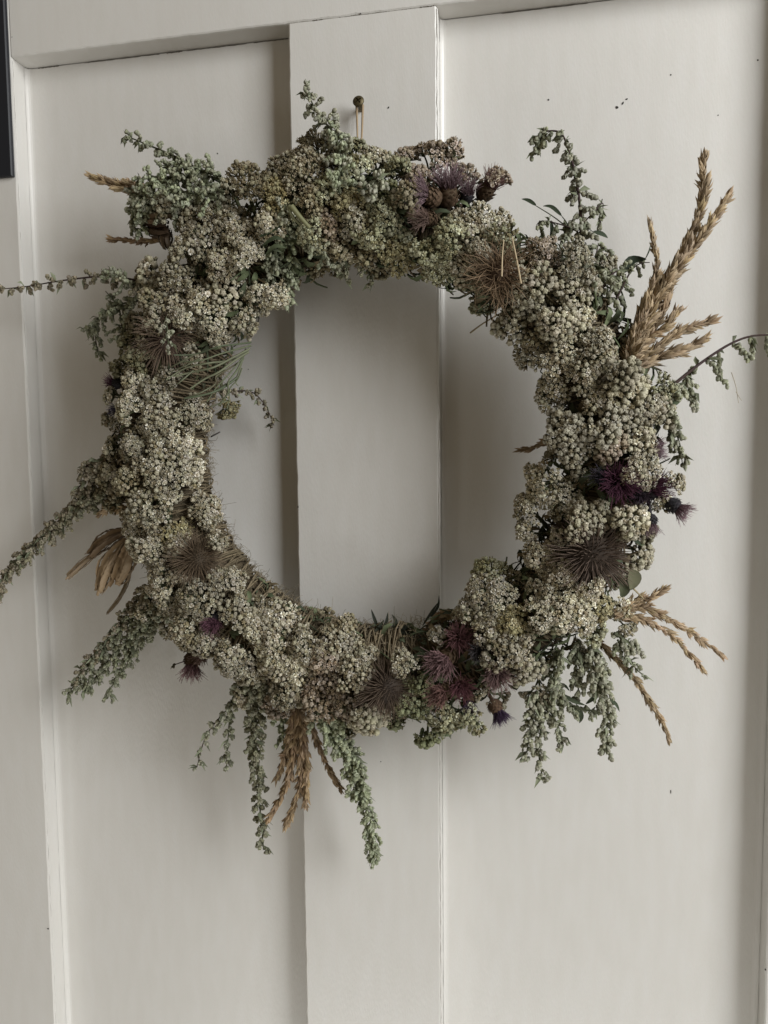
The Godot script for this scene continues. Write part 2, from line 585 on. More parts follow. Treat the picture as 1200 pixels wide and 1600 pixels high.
	# ridges of built-up paint along the arrises
	for e in [[0.0350, -0.0007, 0.0006, -0.74, 0.2755], [-0.2714, -0.0013, 0.0004, -0.74, 0.2755]]:
		var b := Batch.new()
		var p := PackedVector3Array()
		var r := PackedFloat32Array()
		var f := FastNoiseLite.new()
		f.frequency = 30.0
		f.seed = int(e[2] * 1e6)
		for k in 300:
			var y := lerpf(e[3], e[4], k / 299.0)
			p.append(Vector3(e[0] + f.get_noise_2d(y * 3.0, 3.0) * 0.0006, y, e[1]))
			r.append(e[2] * (0.9 + 0.7 * f.get_noise_2d(y * 4.0, 40.0)))
		b.tube(p, r, 8, Color.WHITE, Color.WHITE)
		part("paint_ridge", b, mats.paint, door)


func build_screw() -> void:
	var at := Vector3(-0.0147, 0.2183, 0.0110)
	var s := group("wall_screw", self, at)
	tag(s, "dull brass cross head screw that the wreath hangs from", "screw")
	var axis := Vector3(0.05, 0.12, 1).normalized()
	var turned := toward(axis, 0.35)
	var head := CSGCombiner3D.new()
	head.name = "screw_head"
	head.transform = Transform3D(turned, Vector3.ZERO)
	var disc := CSGMesh3D.new()
	disc.name = "disc"
	var b := Batch.new()
	var w := Color.WHITE
	var st := SurfaceTool.new()
	st.begin(Mesh.PRIMITIVE_TRIANGLES)
	var pr := [Vector2(0, -0.0024), Vector2(0.0015, -0.0024), Vector2(0.0035, -0.0004), Vector2(0.0037, 0.0), Vector2(0.0033, 0.0006), Vector2(0.0018, 0.0012), Vector2(0, 0.0014)]
	var sides := 24
	for j in pr.size() - 1:
		for k in sides:
			var a0 := TAU * k / sides
			var a1 := TAU * ((k + 1) % sides) / sides
			var p: Vector2 = pr[j]
			var q: Vector2 = pr[j + 1]
			var v0 := Vector3(cos(a0) * p.x, p.y, sin(a0) * p.x)
			var v1 := Vector3(cos(a1) * p.x, p.y, sin(a1) * p.x)
			var v2 := Vector3(cos(a0) * q.x, q.y, sin(a0) * q.x)
			var v3 := Vector3(cos(a1) * q.x, q.y, sin(a1) * q.x)
			if p.x > 0:
				for v in [v0, v1, v2]:
					st.add_vertex(v)
			if q.x > 0:
				for v in [v1, v3, v2]:
					st.add_vertex(v)
	st.index()
	st.generate_normals()
	disc.mesh = st.commit()
	disc.material = mats.brass
	head.add_child(disc)
	for k in 2:
		var cut := CSGBox3D.new()
		cut.name = "slot"
		cut.operation = CSGShape3D.OPERATION_SUBTRACTION
		cut.size = Vector3(0.0042, 0.003, 0.0009) if k == 0 else Vector3(0.0009, 0.003, 0.0042)
		cut.position.y = 0.0012
		cut.material = mats.brass
		head.add_child(cut)
	s.add_child(head)
	b.tube(PackedVector3Array([axis * -0.0022, axis * -0.008, Vector3(0, 0, -0.013) + axis * -0.001]), PackedFloat32Array([0.0016, 0.0015, 0.0015]), 10, w, w)
	part("shank", b, mats.brass, s)


func build_bar() -> void:
	var b := Batch.new()
	b.box(Vector3(-0.3468, 0.3255, 0.0000) * Vector3(1, 0, 0) + Vector3(0, 0, 0.0004) + Vector3(0, 0.1940, 0), Vector3(-0.2729, 0.62, 0.0035), 0.0008)
	var o := part("dark_bar", b, mats.dark, self)
	tag(o, "flat black bar on the left stile, cut off by the left photo edge", "bar")


# ---------------------------------------------------------------- the wreath
func on_ring(u: float, v: float, f: float) -> Vector3:
	# a point in the wreath's own space; v = 0 faces outward, PI / 2 towards the viewer
	# the ring is a little flattened at the upper right
	var rr := RING_R - 0.011 * exp(-pow((u - 1.02) / 0.3, 2.0)) + cos(v) * RING_AW * f * (1.0 - 0.2 * exp(-pow((u - 1.02) / 0.3, 2.0)))
	return Vector3(cos(u) * rr, sin(u) * rr, RING_CENTRE.z + sin(v) * RING_AZ * f)


func build_ring() -> void:
	var b := Batch.new()
	var m := 96
	var p := PackedVector3Array()
	var straw := Color(0.1, 0.078, 0.048)
	var grid := []
	for j in m:
		var row := []
		var u := TAU * j / m
		for k in 16:
			row.append(on_ring(u, TAU * k / 16, (0.66 if u > 2.75 - 0.15 and u < 4 + 0.9 else 0.5) + rnd(-0.03, 0.03)))
		grid.append(row)
	for j in m:
		for k in 16:
			var a: Vector3 = grid[j][k]
			var c: Vector3 = grid[(j + 1) % m][(k + 1) % 16]
			var mid := on_ring(TAU * (j + 0.5) / m, 0, 0.0)
			b.quad(a, grid[j][(k + 1) % 16], c, grid[(j + 1) % m][k], a - mid, straw * rnd(0.7, 1.2))
	part("straw_ring", b, mats.plant, wreath)
	var t := Batch.new()
	for j in 620:      # jute twine bound round the ring, loose and crossing
		var u0 := TAU * j / 620 + rnd(-0.03, 0.03)
		var bare := u0 > 2.75 - 0.15 and u0 < 4 + 0.9
		var lean := rnd(-0.16, 0.16) * (1.5 if j % 9 == 0 else 0.6)
		var q := PackedVector3Array()
		var f := rnd(0.67, 0.75) if bare else rnd(0.5, 0.58)
		var ph := rnd(0, TAU)
		for k in 17:
			q.append(on_ring(u0 + lean * sin(TAU * k / 16 + ph), TAU * k / 16, f + rnd(-0.03, 0.03)))
		var col := Color(0.21, 0.168, 0.108) * rnd(0.5, 1.25)
		var th := rnd(0.0004, 0.0007)
		t.tube(q, taper(17, th, th), 5, col, col)
	part("twine_binding", t, mats.plant, wreath, "stuff")
	var h := Batch.new()
	for j in 3000:      # frayed fibres
		var u := rnd(2.75 - 0.2, 4 + 1.0)
		var v := rnd(-0.4, PI + 0.9)
		var a := on_ring(u, v, 0.73)
		var d := (rvec() + (a - on_ring(u, v, 0.0)).normalized() * 0.6) * (rnd(0.0015, 0.0055) if j % 60 else 0.011)
		var e := a + d * 0.8 + rvec() * 0.003
		var col := Color(0.26, 0.215, 0.145) * rnd(0.5, 1.3)
		h.tube(smooth([a - d * 0.3, a + d * 0.5 + rvec() * 0.002, e], 2), taper(5, 0.00016, 0.0001), 3, col, col)
	part("twine_fibres", h, mats.plant, wreath, "stuff")
	# stems and small dark leaves packed between the flower heads
	var g := Batch.new()
	for j in 2600:
		var u := rnd(0, TAU)
		var v := rnd(-0.4, PI + 0.05)
		var bare := u > 2.75 and u < 4 and v > 1.9
		if bare:
			continue
		var a := on_ring(u, v, rnd(0.5, 0.74))
		var out_ := (a - on_ring(u, v, 0.0)).normalized()
		var along := Vector3(-sin(u), cos(u), 0) * (1.0 if rng.randf() < 0.75 else -1.0)
		var d := (along + rvec() * 0.8 + out_ * 0.35).normalized()
		var len := rnd(0.006, 0.016)
		var col: Color = [Color(0.07, 0.085, 0.045), Color(0.10, 0.12, 0.065), Color(0.12, 0.095, 0.055), Color(0.05, 0.06, 0.035)][rng.randi() % 4]
		col = col * rnd(0.8, 1.3)
		if j % 3 == 0:
			g.tube(smooth([a - d * len * 0.5, a + out_ * 0.002, a + d * len * 0.7], 2), taper(5, 0.0008, 0.0005), 4, col, col * 1.2)
		else:
			var q := smooth([a - d * len * 0.4, a + out_ * 0.003, a + d * len * 0.6 - out_ * 0.002], 2)
			g.blade(q, PackedFloat32Array([0.0004, 0.0013, 0.0017, 0.0012, 0.0001]), d.cross(out_ + rvec() * 0.5), 0.4, col, col * 1.2)
	part("foliage", g, mats.plant, wreath, "stuff")


const TONES := {"c": Color(1.04, 1.03, 1.0), "b": Color(0.86, 0.85, 0.82), "o": Color(0.74, 0.78, 0.66), "w": Color(0.64, 0.61, 0.53), "p": Color(0.8, 0.71, 0.7), "y": Color(0.74, 0.71, 0.53), "g": Color(0.5, 0.56, 0.42)}


# a yarrow head: small umbels of florets on branching stalks; mix gives the shares of open, bud and withered florets
func yarrow(at: Vector3, nrm: Vector3, rad: float, fr: float, kind: String, tone: String, dome := 0.35, apart := false) -> void:
	var o := group("yarrow_head", wreath, at - wreath.position)
	var fb := Batch.new()
	var sb := Batch.new()
	nrm = (nrm + rvec() * 0.24).normalized()
	fr *= rnd(0.84, 1.14)
	var bs := toward(nrm, rnd(0, TAU))
	var count := maxi(1, roundi(pow(rad / (fr * 3.1), 2.0)))
	var ur := rad / sqrt(count) * 1.12
	var joint := bs * Vector3(rnd(-0.002, 0.002), -rad * 0.75 - 0.008, rnd(-0.002, 0.002))
	var green := Color(0.12, 0.13, 0.07) * rnd(0.85, 1.2)
	sb.tube(smooth([joint - nrm * 0.022 + rvec() * 0.006, joint], 3), taper(4, 0.0013, 0.0012), 6, green * 0.8, green)
	var tint: Color = TONES[tone]
	tint = tint * Color(1.0, 0.99, 0.985) * rnd(0.92, 1.36)
	var bulge := rnd(-0.0014, 0.0014)
	var squash := rnd(0.8, 1.0)
	for k in count:
		var rr := rad * sqrt((k + 0.4) / count) * 0.92
		if count == 1:
			rr = 0.0
		var a := 2.39996 * k + rnd(-0.3, 0.3)
		var local := Vector3(cos(a) * rr, 0, sin(a) * rr * squash) + Vector3(rnd(-1, 1), 0, rnd(-1, 1)) * ur * 0.18
		local.y = -dome * rr * rr / rad + rnd(-0.0022, 0.0018) + bulge
		var un := (bs * Vector3(local.x * dome * 1.5 / rad, 1, local.z * dome * 1.5 / rad) + rvec() * 0.16).normalized()
		var uc := bs * local
		var ub := toward(un, rnd(0, TAU))
		var node := uc - un * (0.004 + ur * 0.5)
		sb.tube(smooth([joint, joint.lerp(node, 0.5) + nrm * 0.001, node], 3), taper(7, 0.0007, 0.0005), 4, green, green * 1.1)
		var r2 := ur * rnd(0.85, 1.1)
		var m := maxi(3, roundi(pow(r2 / fr, 2.0) * 1.02))
		for j in m:
			var q := r2 * sqrt((j + 0.35) / m)
			var b2 := 2.39996 * j + k
			var lp := Vector3(cos(b2) * q, -0.42 * q * q / r2 + rnd(-0.3, 0.3) * fr, sin(b2) * q)
			var fp := uc + ub * lp
			var fn := (ub * Vector3(lp.x * 0.8 / r2, 1, lp.z * 0.8 / r2) + rvec() * 0.4).normalized()
			var s := fr * rnd(0.78, 1.25)
			var pick := rng.randf()
			var key := ""
			match kind:
				"o":
					key = "open%d" % (rng.randi() % 4) if pick < 0.72 else ("bud%d" % (rng.randi() % 3) if pick < 0.86 else "old%d" % (rng.randi() % 3))
				"b":
					key = "bud%d" % (rng.randi() % 3) if pick < 0.7 else ("open%d" % (rng.randi() % 4) if pick < 0.92 else "old%d" % (rng.randi() % 3))
				"w":
					key = "old%d" % (rng.randi() % 3) if pick < 0.62 else ("bud%d" % (rng.randi() % 3) if pick < 0.84 else "open%d" % (rng.randi() % 4))
				_:
					key = "open%d" % (rng.randi() % 4) if pick < 0.42 else ("bud%d" % (rng.randi() % 3) if pick < 0.68 else "old%d" % (rng.randi() % 3))
			var t := Transform3D(toward(fn, rnd(0, TAU)).scaled(Vector3(s * rnd(0.88, 1.12), s, s * rnd(0.88, 1.12))), fp)
			if apart and floret_left > 0:
				floret_left -= 1
				single("floret", key, t, mats.plant, o)
			else:
				var f := rnd(0.78, 1.18)
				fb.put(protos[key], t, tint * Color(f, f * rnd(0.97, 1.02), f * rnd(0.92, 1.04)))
			sb.tube(PackedVector3Array([node, fp - fn * s * 1.2]), PackedFloat32Array([0.00035, 0.00035]), 3, green, green * 1.3)
	if fb.v.size():
		part("florets", fb, mats.plant, o, "stuff")
	part("stalks", sb, mats.plant, o)


# a spray of mugwort: a stem with short drooping branchlets of downy buds
func mugwort(pts: Array, thick: float, step: float, bl: float, nb: int, size: float, tone: Color, stem: Color, droop := 0.5, apart := false, gape := 0.3) -> void:
	var at: Vector3 = pts[0]
	var o := group("mugwort_sprig", wreath, at - wreath.position)
	var p := smooth(pts, 8)
	for k in p.size():
		p[k] -= at
	var sb := Batch.new()
	sb.tube(p, taper(p.size(), thick, thick * 0.4), 6, stem, stem * 1.15)
	var fb := Batch.new()
	var total := 0.0
	for k in p.size() - 1:
		total += p[k].distance_to(p[k + 1])
	var run := 0.0
	var next := step * 0.5
	var turn := rnd(0, TAU)
	for k in p.size() - 1:
		var seg := p[k].distance_to(p[k + 1])
		while next <= run + seg:
			var q := p[k].lerp(p[k + 1], (next - run) / seg)
			var tan_ := (p[k + 1] - p[k]).normalized()
			var f := next / total
			turn += 2.4 + rnd(-0.4, 0.4)
			var side := toward(tan_, turn) * Vector3.RIGHT
			var d := (side + tan_ * 0.55 + Vector3.DOWN * droop + rvec() * 0.2).normalized()
			var len := bl * (1.0 - 0.55 * f) * rnd(0.6, 1.2)
			var e := q + d * len + Vector3.DOWN * droop * len * 0.4
			var mid := q.lerp(e, 0.5) + side * len * 0.1
			sb.tube(PackedVector3Array([q, mid, e]), taper(3, 0.0004, 0.0003), 3, stem, stem * 1.3)
			var many := maxi(1, roundi(nb * (1.0 - 0.35 * f) * rnd(0.75, 1.25)))
			for j in many:
				var g := (j + 0.6) / many
				var c := (q.lerp(mid, g * 2.0) if g < 0.5 else mid.lerp(e, g * 2.0 - 1.0))
				var way := (rvec() * 0.8 + d * 0.5 + Vector3.DOWN * droop * 0.6 + side * 0.3).normalized()
				var s := size * rnd(0.55, 1.2) * (1.0 - 0.15 * f)
				var key := "mug2" if rng.randf() < gape else "mug%d" % (rng.randi() % 2)
				var t := Transform3D(toward(way, rnd(0, TAU)).scaled(Vector3(0.92, 1.0, 0.92) * s), c + way * s * rnd(0.6, 1.1))
				if apart and bud_left > 0:
					bud_left -= 1
					single("bud", key, t, mats.plant, o)
				else:
					var w := rnd(0.85, 1.4)
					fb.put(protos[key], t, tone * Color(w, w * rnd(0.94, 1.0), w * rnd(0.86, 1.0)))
			for bract in rng.randi_range(1, 3):      # narrow curled bracts beside the branchlet
				var lw := (side + tan_ * rnd(0.2, 1.2) + rvec() * 0.5).normalized()
				var ll := rnd(0.003, 0.0085)
				var lc := Color(0.15, 0.165, 0.11) * rnd(0.7, 1.5)
				sb.blade(PackedVector3Array([q, q + lw * ll * 0.5, q + lw * ll + Vector3.DOWN * ll * 0.25 + rvec() * ll * 0.15]), PackedFloat32Array([0.0003, ll * rnd(0.12, 0.2), 0.00005]), lw.cross(rvec()), 0.5, lc, lc * 1.3)
			next += step * rnd(0.75, 1.25)
		run += seg
	part("stem", sb, mats.plant, o)
	if fb.v.size():
		part("buds", fb, mats.plant, o, "stuff")


# a seed head of grass: husked spikelets pressed along a thin stalk
func plume(pts: Array, step: float, size: float, open_: float, tone: Color, apart := true) -> void:
	var at: Vector3 = pts[0]
	var o := group("grass_plume", wreath, at - wreath.position)
	var p := smooth(pts, 8)
	for k in p.size():
		p[k] -= at
	var sb := Batch.new()
	var straw := Color(0.27, 0.2, 0.12)
	sb.tube(p, taper(p.size(), 0.0009, 0.0003), 5, straw, straw)
	part("stem", sb, mats.husk, o)
	var fb := Batch.new()
	var total := 0.0
	for k in p.size() - 1:
		total += p[k].distance_to(p[k + 1])
	var run := 0.0
	var next := step
	var turn := rnd(0, TAU)
	for k in p.size() - 1:
		var seg := p[k].distance_to(p[k + 1])
		while next <= run + seg or (k == p.size() - 2 and next < total + step * 0.5):
			var q := p[k].lerp(p[k + 1], minf(1.0, (next - run) / seg))
			var tan_ := (p[k + 1] - p[k]).normalized()
			var f := clampf(next / total, 0.0, 1.0)
			turn += 2.3 + rnd(-1.3, 1.3)
			var side := toward(tan_, turn) * Vector3.RIGHT
			var d := (tan_ + side * open_ * (1.0 - 0.6 * f) * rnd(0.3, 1.6) + rvec() * 0.2).normalized()
			var s := size * (1.0 - 0.25 * f) * rnd(0.7, 1.25)
			var key := "spike%d" % (rng.randi() % 5)
			var t := Transform3D(toward(d, rnd(0, TAU)).scaled(Vector3.ONE * s), q - d * s * 0.25 + side * 0.0006)
			if apart and spikelet_left > 0 and rng.randf() < 0.75:
				spikelet_left -= 1
				single("spikelet", key, t, mats.husk, o)
			else:
				var w := rnd(0.75, 1.2)
				fb.put(protos[key], t, tone * Color(w, w * rnd(0.96, 1.03), w * rnd(0.9, 1.05)))
			next += step * rnd(0.8, 1.2)
		run += seg
	if fb.v.size():
		part("spikelets", fb, mats.husk, o, "stuff")


# a spiny round seed head
func teasel(at: Vector3, axis: Vector3, core: float, spine: float, n: int, thick: float, curl: float, c0: Color, c1: Color, label := "") -> void:
	var o := group("teasel_head", wreath, at - wreath.position, label)
	axis = axis.normalized()
	var bs := toward(axis)
	var cb := Batch.new()
	var d0 := c0 * 0.55
	cb.lathe(PackedVector2Array([Vector2(0.001, -core), Vector2(core * 0.75, -core * 0.7), Vector2(core, 0), Vector2(core * 0.8, core * 0.75), Vector2(core * 0.45, core * 1.1), Vector2(0.0002, core * 1.25)]), 16, [d0, d0, d0, d0, d0, d0])
	var turned := Batch.new()
	turned.put(cb, Transform3D(bs, Vector3.ZERO))
	turned.tube(PackedVector3Array([axis * -core * 0.9, axis * (-core - 0.02)]), PackedFloat32Array([0.0022, 0.002]), 8, c0 * 0.8, c0 * 0.7)
	part("core", turned, mats.plant, o)
	var b := Batch.new()
	for k in n:
		var y := 1.0 - 1.62 * (k + 0.5) / n
		var q := sqrt(maxf(0.0, 1.0 - y * y))
		var a := 2.39996 * k + rnd(-0.08, 0.08)
		var d := bs * Vector3(cos(a) * q, y, sin(a) * q)
		var base := d * core * 0.85 + axis * maxf(0.0, y) * core * 0.25
		if rng.randf() < 0.1:
			continue
		var uneven := 1.0 + 0.22 * sin(d.x * 5.0 + core * 4000.0) * cos(d.y * 4.0 + core * 2500.0)
		var len := spine * rnd(0.62, 1.12) * uneven * (0.8 + 0.2 * q)
		var way := (d + axis * 0.12 + rvec() * (0.07 + curl * 0.25)).normalized()
		var bend := rvec() * len * (0.06 + curl * 0.3) + axis * len * 0.12
		var p := PackedVector3Array([base, base + way * len * 0.4 - bend * 0.4, base + way * len * 0.78 + bend * 0.2, base + way * len + bend])
		var w := rnd(0.7, 1.25)
		b.tube(p, PackedFloat32Array([thick * 1.6, thick, thick * 0.6, thick * 0.12]), 4, c0 * w, c1 * w)
	part("spines", b, mats.husk, o, "stuff")


# a thistle: scaly bulb and a brush of thin petals
func thistle(at: Vector3, axis: Vector3, size: float, spread: float, n: int, c0: Color, c1: Color, bulb: Color, label := "") -> void:
	var o := group("thistle_flower", wreath, at - wreath.position, label)
	axis = axis.normalized()
	var bs := toward(axis, rnd(0, TAU))
	var b := Batch.new()
	var r := size * 0.55
	var l := size * 1.05
	b.lathe(PackedVector2Array([Vector2(0.0005, -l), Vector2(r * 0.7, -l * 0.85), Vector2(r, -l * 0.5), Vector2(r * 0.85, -l * 0.15), Vector2(r * 0.7, 0.0), Vector2(0.0002, 0.0)]), 14, [bulb * 0.7, bulb, bulb, bulb, bulb, bulb])
	for k in 64:
		var f := float(k) / 64
		var a := 2.39996 * k
		var y := lerpf(-l * 0.9, -l * 0.05, f)
		var rr := r * (1.0 - pow(absf(f - 0.42) / 0.75, 2.0)) * 1.02
		var d := Vector3(cos(a), 0, sin(a))
		var p := PackedVector3Array([d * rr * 0.92 + Vector3(0, y, 0), d * rr * 1.1 + Vector3(0, y + l * 0.13, 0), d * rr * rnd(1.1, 1.25) + Vector3(0, y + l * 0.26, 0)])
		b.blade(p, PackedFloat32Array([size * 0.1, size * 0.12, size * 0.01]), Vector3(-sin(a), 0, cos(a)), 0.3, bulb * rnd(0.7, 1.1), bulb * rnd(1.0, 1.6))
	b.tube(PackedVector3Array([Vector3(0, -l * 0.95, 0), Vector3(0, -l - 0.014, 0)]), PackedFloat32Array([0.0012, 0.0011]), 6, bulb, bulb * 0.8)
	var turned := Batch.new()
	turned.put(b, Transform3D(bs, Vector3.ZERO))
	part("bulb", turned, mats.plant, o)
	var t := Batch.new()
	for k in n:
		var q := sqrt((k + 0.5) / n)
		var a := 2.39996 * k
		var base := bs * Vector3(cos(a) * q * r * 0.68, -size * 0.05, sin(a) * q * r * 0.68)
		var way := (axis + bs * Vector3(cos(a), 0, sin(a)) * q * spread + rvec() * 0.3).normalized()
		var len := size * rnd(0.4, 1.12)
		var side := bs * Vector3(cos(a), 0, sin(a))
		var tip := base + way * len + side * len * 0.12 * q + rvec() * len * 0.2
		var w := rnd(0.7, 1.3)
		var th := size * 0.016
		t.tube(PackedVector3Array([base, base + way * len * 0.55, tip]), PackedFloat32Array([th, th * 1.1, th * 0.6]), 4, c0 * w, c1 * w)
		if k % 2 == 0:
			var fork := base + way * len * 0.7
			t.tube(PackedVector3Array([fork, fork + way * len * 0.25 + rvec() * len * 0.18]), PackedFloat32Array([th * 0.8, th * 0.3]), 3, c0 * w, c1 * w * 1.1)
	part("petals", t, mats.plant, o, "stuff")


func leaf(pts: Array, w: float, col: Color) -> void:
	var at: Vector3 = pts[0]
	var b := Batch.new()
	var p := smooth(pts, 4)
	var ws := PackedFloat32Array()
	for j in p.size():
		p[j] -= at
		ws.append(w * (sin(PI * pow(float(j) / (p.size() - 1), 0.8)) * 0.95 + 0.05))
	var d := (p[-1] - p[0]).normalized()
	b.blade(p, ws, d.cross(Vector3(0.3, 0.2, 1)).normalized(), 0.4, col, col * 1.1)
	var o := part("leaf", b, mats.plant, wreath)
	o.position = at - wreath.position


func straw(pts: Array, r: float, col: Color, called := "stem") -> void:
	var at: Vector3 = pts[0]
	var b := Batch.new()
	var p := smooth(pts, 6)
	for j in p.size():
		p[j] -= at
	b.tube(p, taper(p.size(), r, r * 0.6), 6, col, col * 1.1)
	var o := part(called, b, mats.husk, wreath)
	o.position = at - wreath.position


func husk(pts: Array, w: float, col: Color) -> void:
	# a broad dry bract rolled into a wrinkled, half open pod that frays at its tip
	var at: Vector3 = pts[0]
	var b := Batch.new()
	var p := smooth(pts, 7)
	var m := p.size()
	for j in m:
		p[j] -= at
	var dir := (p[-1] - p[0]).normalized()
	var s := dir.cross(Vector3(0.2, 0.1, 1)).normalized()
	var up := s.cross(dir).normalized()
	var ph := rnd(0, TAU)
	for strip in 9:
		var a := (strip - 4) / 4.0 * 1.9
		var q := PackedVector3Array()
		var ws := PackedFloat32Array()
		for j in m:
			var f := float(j) / (m - 1)
			var r := w * (pow(sin(PI * clampf(f * 0.82 + 0.06, 0, 1)), 0.6) * 0.85 + 0.05) * (1.0 + 0.12 * sin(f * 9.0 + strip * 2.1 + ph))
			q.append(p[j] + s * sin(a) * r * 0.8 + up * cos(a) * r * 0.55 + rvec() * w * 0.06)
			ws.append(r * 0.3)
		q[-1] += dir * w * rnd(-0.3, 0.6) + rvec() * w * 0.2
		var k := rnd(0.85, 1.1)
		b.blade(q, ws, s * cos(a) - up * sin(a), 0.5 * (1 if strip % 2 else -1), col * k * 0.8, col * k * 1.15)
	var o := part("husk", b, mats.husk, wreath)
	o.position = at - wreath.position


func build_flowers() -> void:
	yarrow(Vector3(-0.1110, 0.1517, 0.0554), Vector3(-0.32, 0.60, 0.74), 0.0196, 0.00159, "m", "b", 0.45, false)
	yarrow(Vector3(-0.1277, 0.1559, 0.0611), Vector3(-0.34, 0.56, 0.76), 0.0127, 0.00158, "m", "b", 0.79, false)
	yarrow(Vector3(-0.0862, 0.1385, 0.0608), Vector3(-0.12, 0.34, 0.93), 0.0141, 0.00151, "o", "b", 0.56, false)
	yarrow(Vector3(-0.1075, 0.1228, 0.0673), Vector3(-0.14, 0.27, 0.95), 0.0184, 0.00156, "m", "b", 0.83, false)
	yarrow(Vector3(-0.0735, 0.1207, 0.0709), Vector3(0.05, 0.04, 1.00), 0.0155, 0.00149, "o", "c", 0.61, false)
	yarrow(Vector3(-0.0951, 0.1571, 0.0522), Vector3(-0.27, 0.64, 0.72), 0.0119, 0.00159, "m", "b", 0.83, false)
	yarrow(Vector3(-0.0811, 0.1698, 0.0536), Vector3(-0.21, 0.66, 0.72), 0.0126, 0.00153, "w", "w", 0.69, false)
	yarrow(Vector3(-0.0670, 0.1512, 0.0684), Vector3(-0.07, 0.36, 0.93), 0.0115, 0.00150, "w", "w", 0.36, false)
	yarrow(Vector3(-0.0515, 0.1453, 0.0716), Vector3(0.00, 0.22, 0.98), 0.0121, 0.00147, "w", "y", 0.51, false)
	yarrow(Vector3(-0.0554, 0.1278, 0.0748), Vector3(0.06, 0.02, 1.00), 0.0105, 0.00151, "m", "b", 0.89, false)
	yarrow(Vector3(-0.0684, 0.1114, 0.0749), Vector3(0.12, -0.08, 0.99), 0.0098, 0.00149, "o", "c", 0.44, false)
	yarrow(Vector3(-0.0841, 0.1070, 0.0725), Vector3(0.10, -0.03, 0.99), 0.0131, 0.00153, "m", "b", 0.81, false)
	yarrow(Vector3(-0.1489, 0.1093, 0.0532), Vector3(-0.47, 0.45, 0.76), 0.0131, 0.00197, "b", "c", 0.49, false)
	yarrow(Vector3(-0.1157, 0.0974, 0.0652), Vector3(-0.04, 0.11, 0.99), 0.0167, 0.00156, "m", "b", 0.77, false)
	yarrow(Vector3(-0.0884, 0.0909, 0.0658), Vector3(0.20, -0.13, 0.97), 0.0165, 0.00187, "b", "b", 0.80, false)
	yarrow(Vector3(-0.0689, 0.0894, 0.0575), Vector3(0.32, -0.35, 0.88), 0.0150, 0.00152, "o", "c", 0.99, false)
	yarrow(Vector3(-0.0553, 0.0841, 0.0550), Vector3(0.39, -0.52, 0.76), 0.0110, 0.00154, "o", "c", 0.85, false)
	yarrow(Vector3(-0.0958, 0.0686, 0.0643), Vector3(0.34, -0.20, 0.92), 0.0185, 0.00153, "o", "c", 0.93, false)
	yarrow(Vector3(-0.1175, 0.0815, 0.0687), Vector3(0.05, 0.02, 1.00), 0.0134, 0.00152, "o", "c", 0.73, false)
	yarrow(Vector3(-0.1389, 0.0885, 0.0715), Vector3(-0.19, 0.19, 0.96), 0.0102, 0.00159, "m", "w", 0.82, false)
	yarrow(Vector3(-0.0756, 0.0716, 0.0576), Vector3(0.46, -0.40, 0.79), 0.0102, 0.00159, "m", "b", 0.77, false)
	yarrow(Vector3(-0.1022, 0.0853, 0.0707), Vector3(0.15, -0.06, 0.99), 0.0108, 0.00152, "o", "c", 0.88, false)
	yarrow(Vector3(-0.1300, 0.0997, 0.0654), Vector3(-0.18, 0.23, 0.96), 0.0110, 0.00158, "m", "b", 0.80, false)
	yarrow(Vector3(-0.1490, 0.0529, 0.0692), Vector3(-0.12, 0.09, 0.99), 0.0111, 0.00159, "m", "o", 0.59, false)
	yarrow(Vector3(-0.1507, 0.0370, 0.0699), Vector3(-0.08, 0.06, 1.00), 0.0120, 0.00156, "o", "c", 0.79, false)
	yarrow(Vector3(-0.1372, 0.0317, 0.0681), Vector3(0.11, 0.00, 0.99), 0.0127, 0.00155, "o", "b", 0.83, false)
	yarrow(Vector3(-0.1277, 0.0402, 0.0667), Vector3(0.20, -0.03, 0.98), 0.0085, 0.00154, "o", "b", 0.68, false)
	yarrow(Vector3(-0.1349, 0.0147, 0.0714), Vector3(0.19, -0.00, 0.98), 0.0187, 0.00155, "o", "b", 0.45, false)
	yarrow(Vector3(-0.1548, 0.0213, 0.0744), Vector3(-0.09, 0.04, 1.00), 0.0120, 0.00157, "o", "c", 0.84, false)
	yarrow(Vector3(-0.1268, -0.0141, 0.0727), Vector3(0.30, 0.03, 0.95), 0.0223, 0.00156, "o", "c", 0.34, false)
	yarrow(Vector3(-0.1502, -0.0030, 0.0668), Vector3(0.00, 0.01, 1.00), 0.0146, 0.00157, "o", "b", 0.61, false)
	yarrow(Vector3(-0.1073, 0.0170, 0.0615), Vector3(0.57, -0.09, 0.81), 0.0138, 0.00158, "o", "b", 0.81, false)
	yarrow(Vector3(-0.1186, 0.0007, 0.0649), Vector3(0.45, -0.01, 0.90), 0.0129, 0.00157, "o", "c", 0.36, false)
	yarrow(Vector3(-0.1106, -0.0169, 0.0645), Vector3(0.54, 0.06, 0.84), 0.0113, 0.00158, "o", "c", 0.83, false)
	yarrow(Vector3(-0.1275, -0.0344, 0.0669), Vector3(0.27, 0.06, 0.96), 0.0103, 0.00157, "o", "b", 0.42, false)
	yarrow(Vector3(-0.1039, -0.0437, 0.0609), Vector3(0.54, 0.19, 0.82), 0.0139, 0.00159, "o", "c", 0.93, false)
	yarrow(Vector3(-0.1538, -0.0238, 0.0736), Vector3(-0.06, -0.00, 1.00), 0.0121, 0.00161, "m", "w", 0.86, false)
	yarrow(Vector3(-0.1436, -0.0358, 0.0749), Vector3(0.05, 0.01, 1.00), 0.0120, 0.00161, "m", "b", 0.47, false)
	yarrow(Vector3(-0.1581, -0.0525, 0.0638), Vector3(-0.21, -0.07, 0.97), 0.0166, 0.00160, "o", "b", 0.47, false)
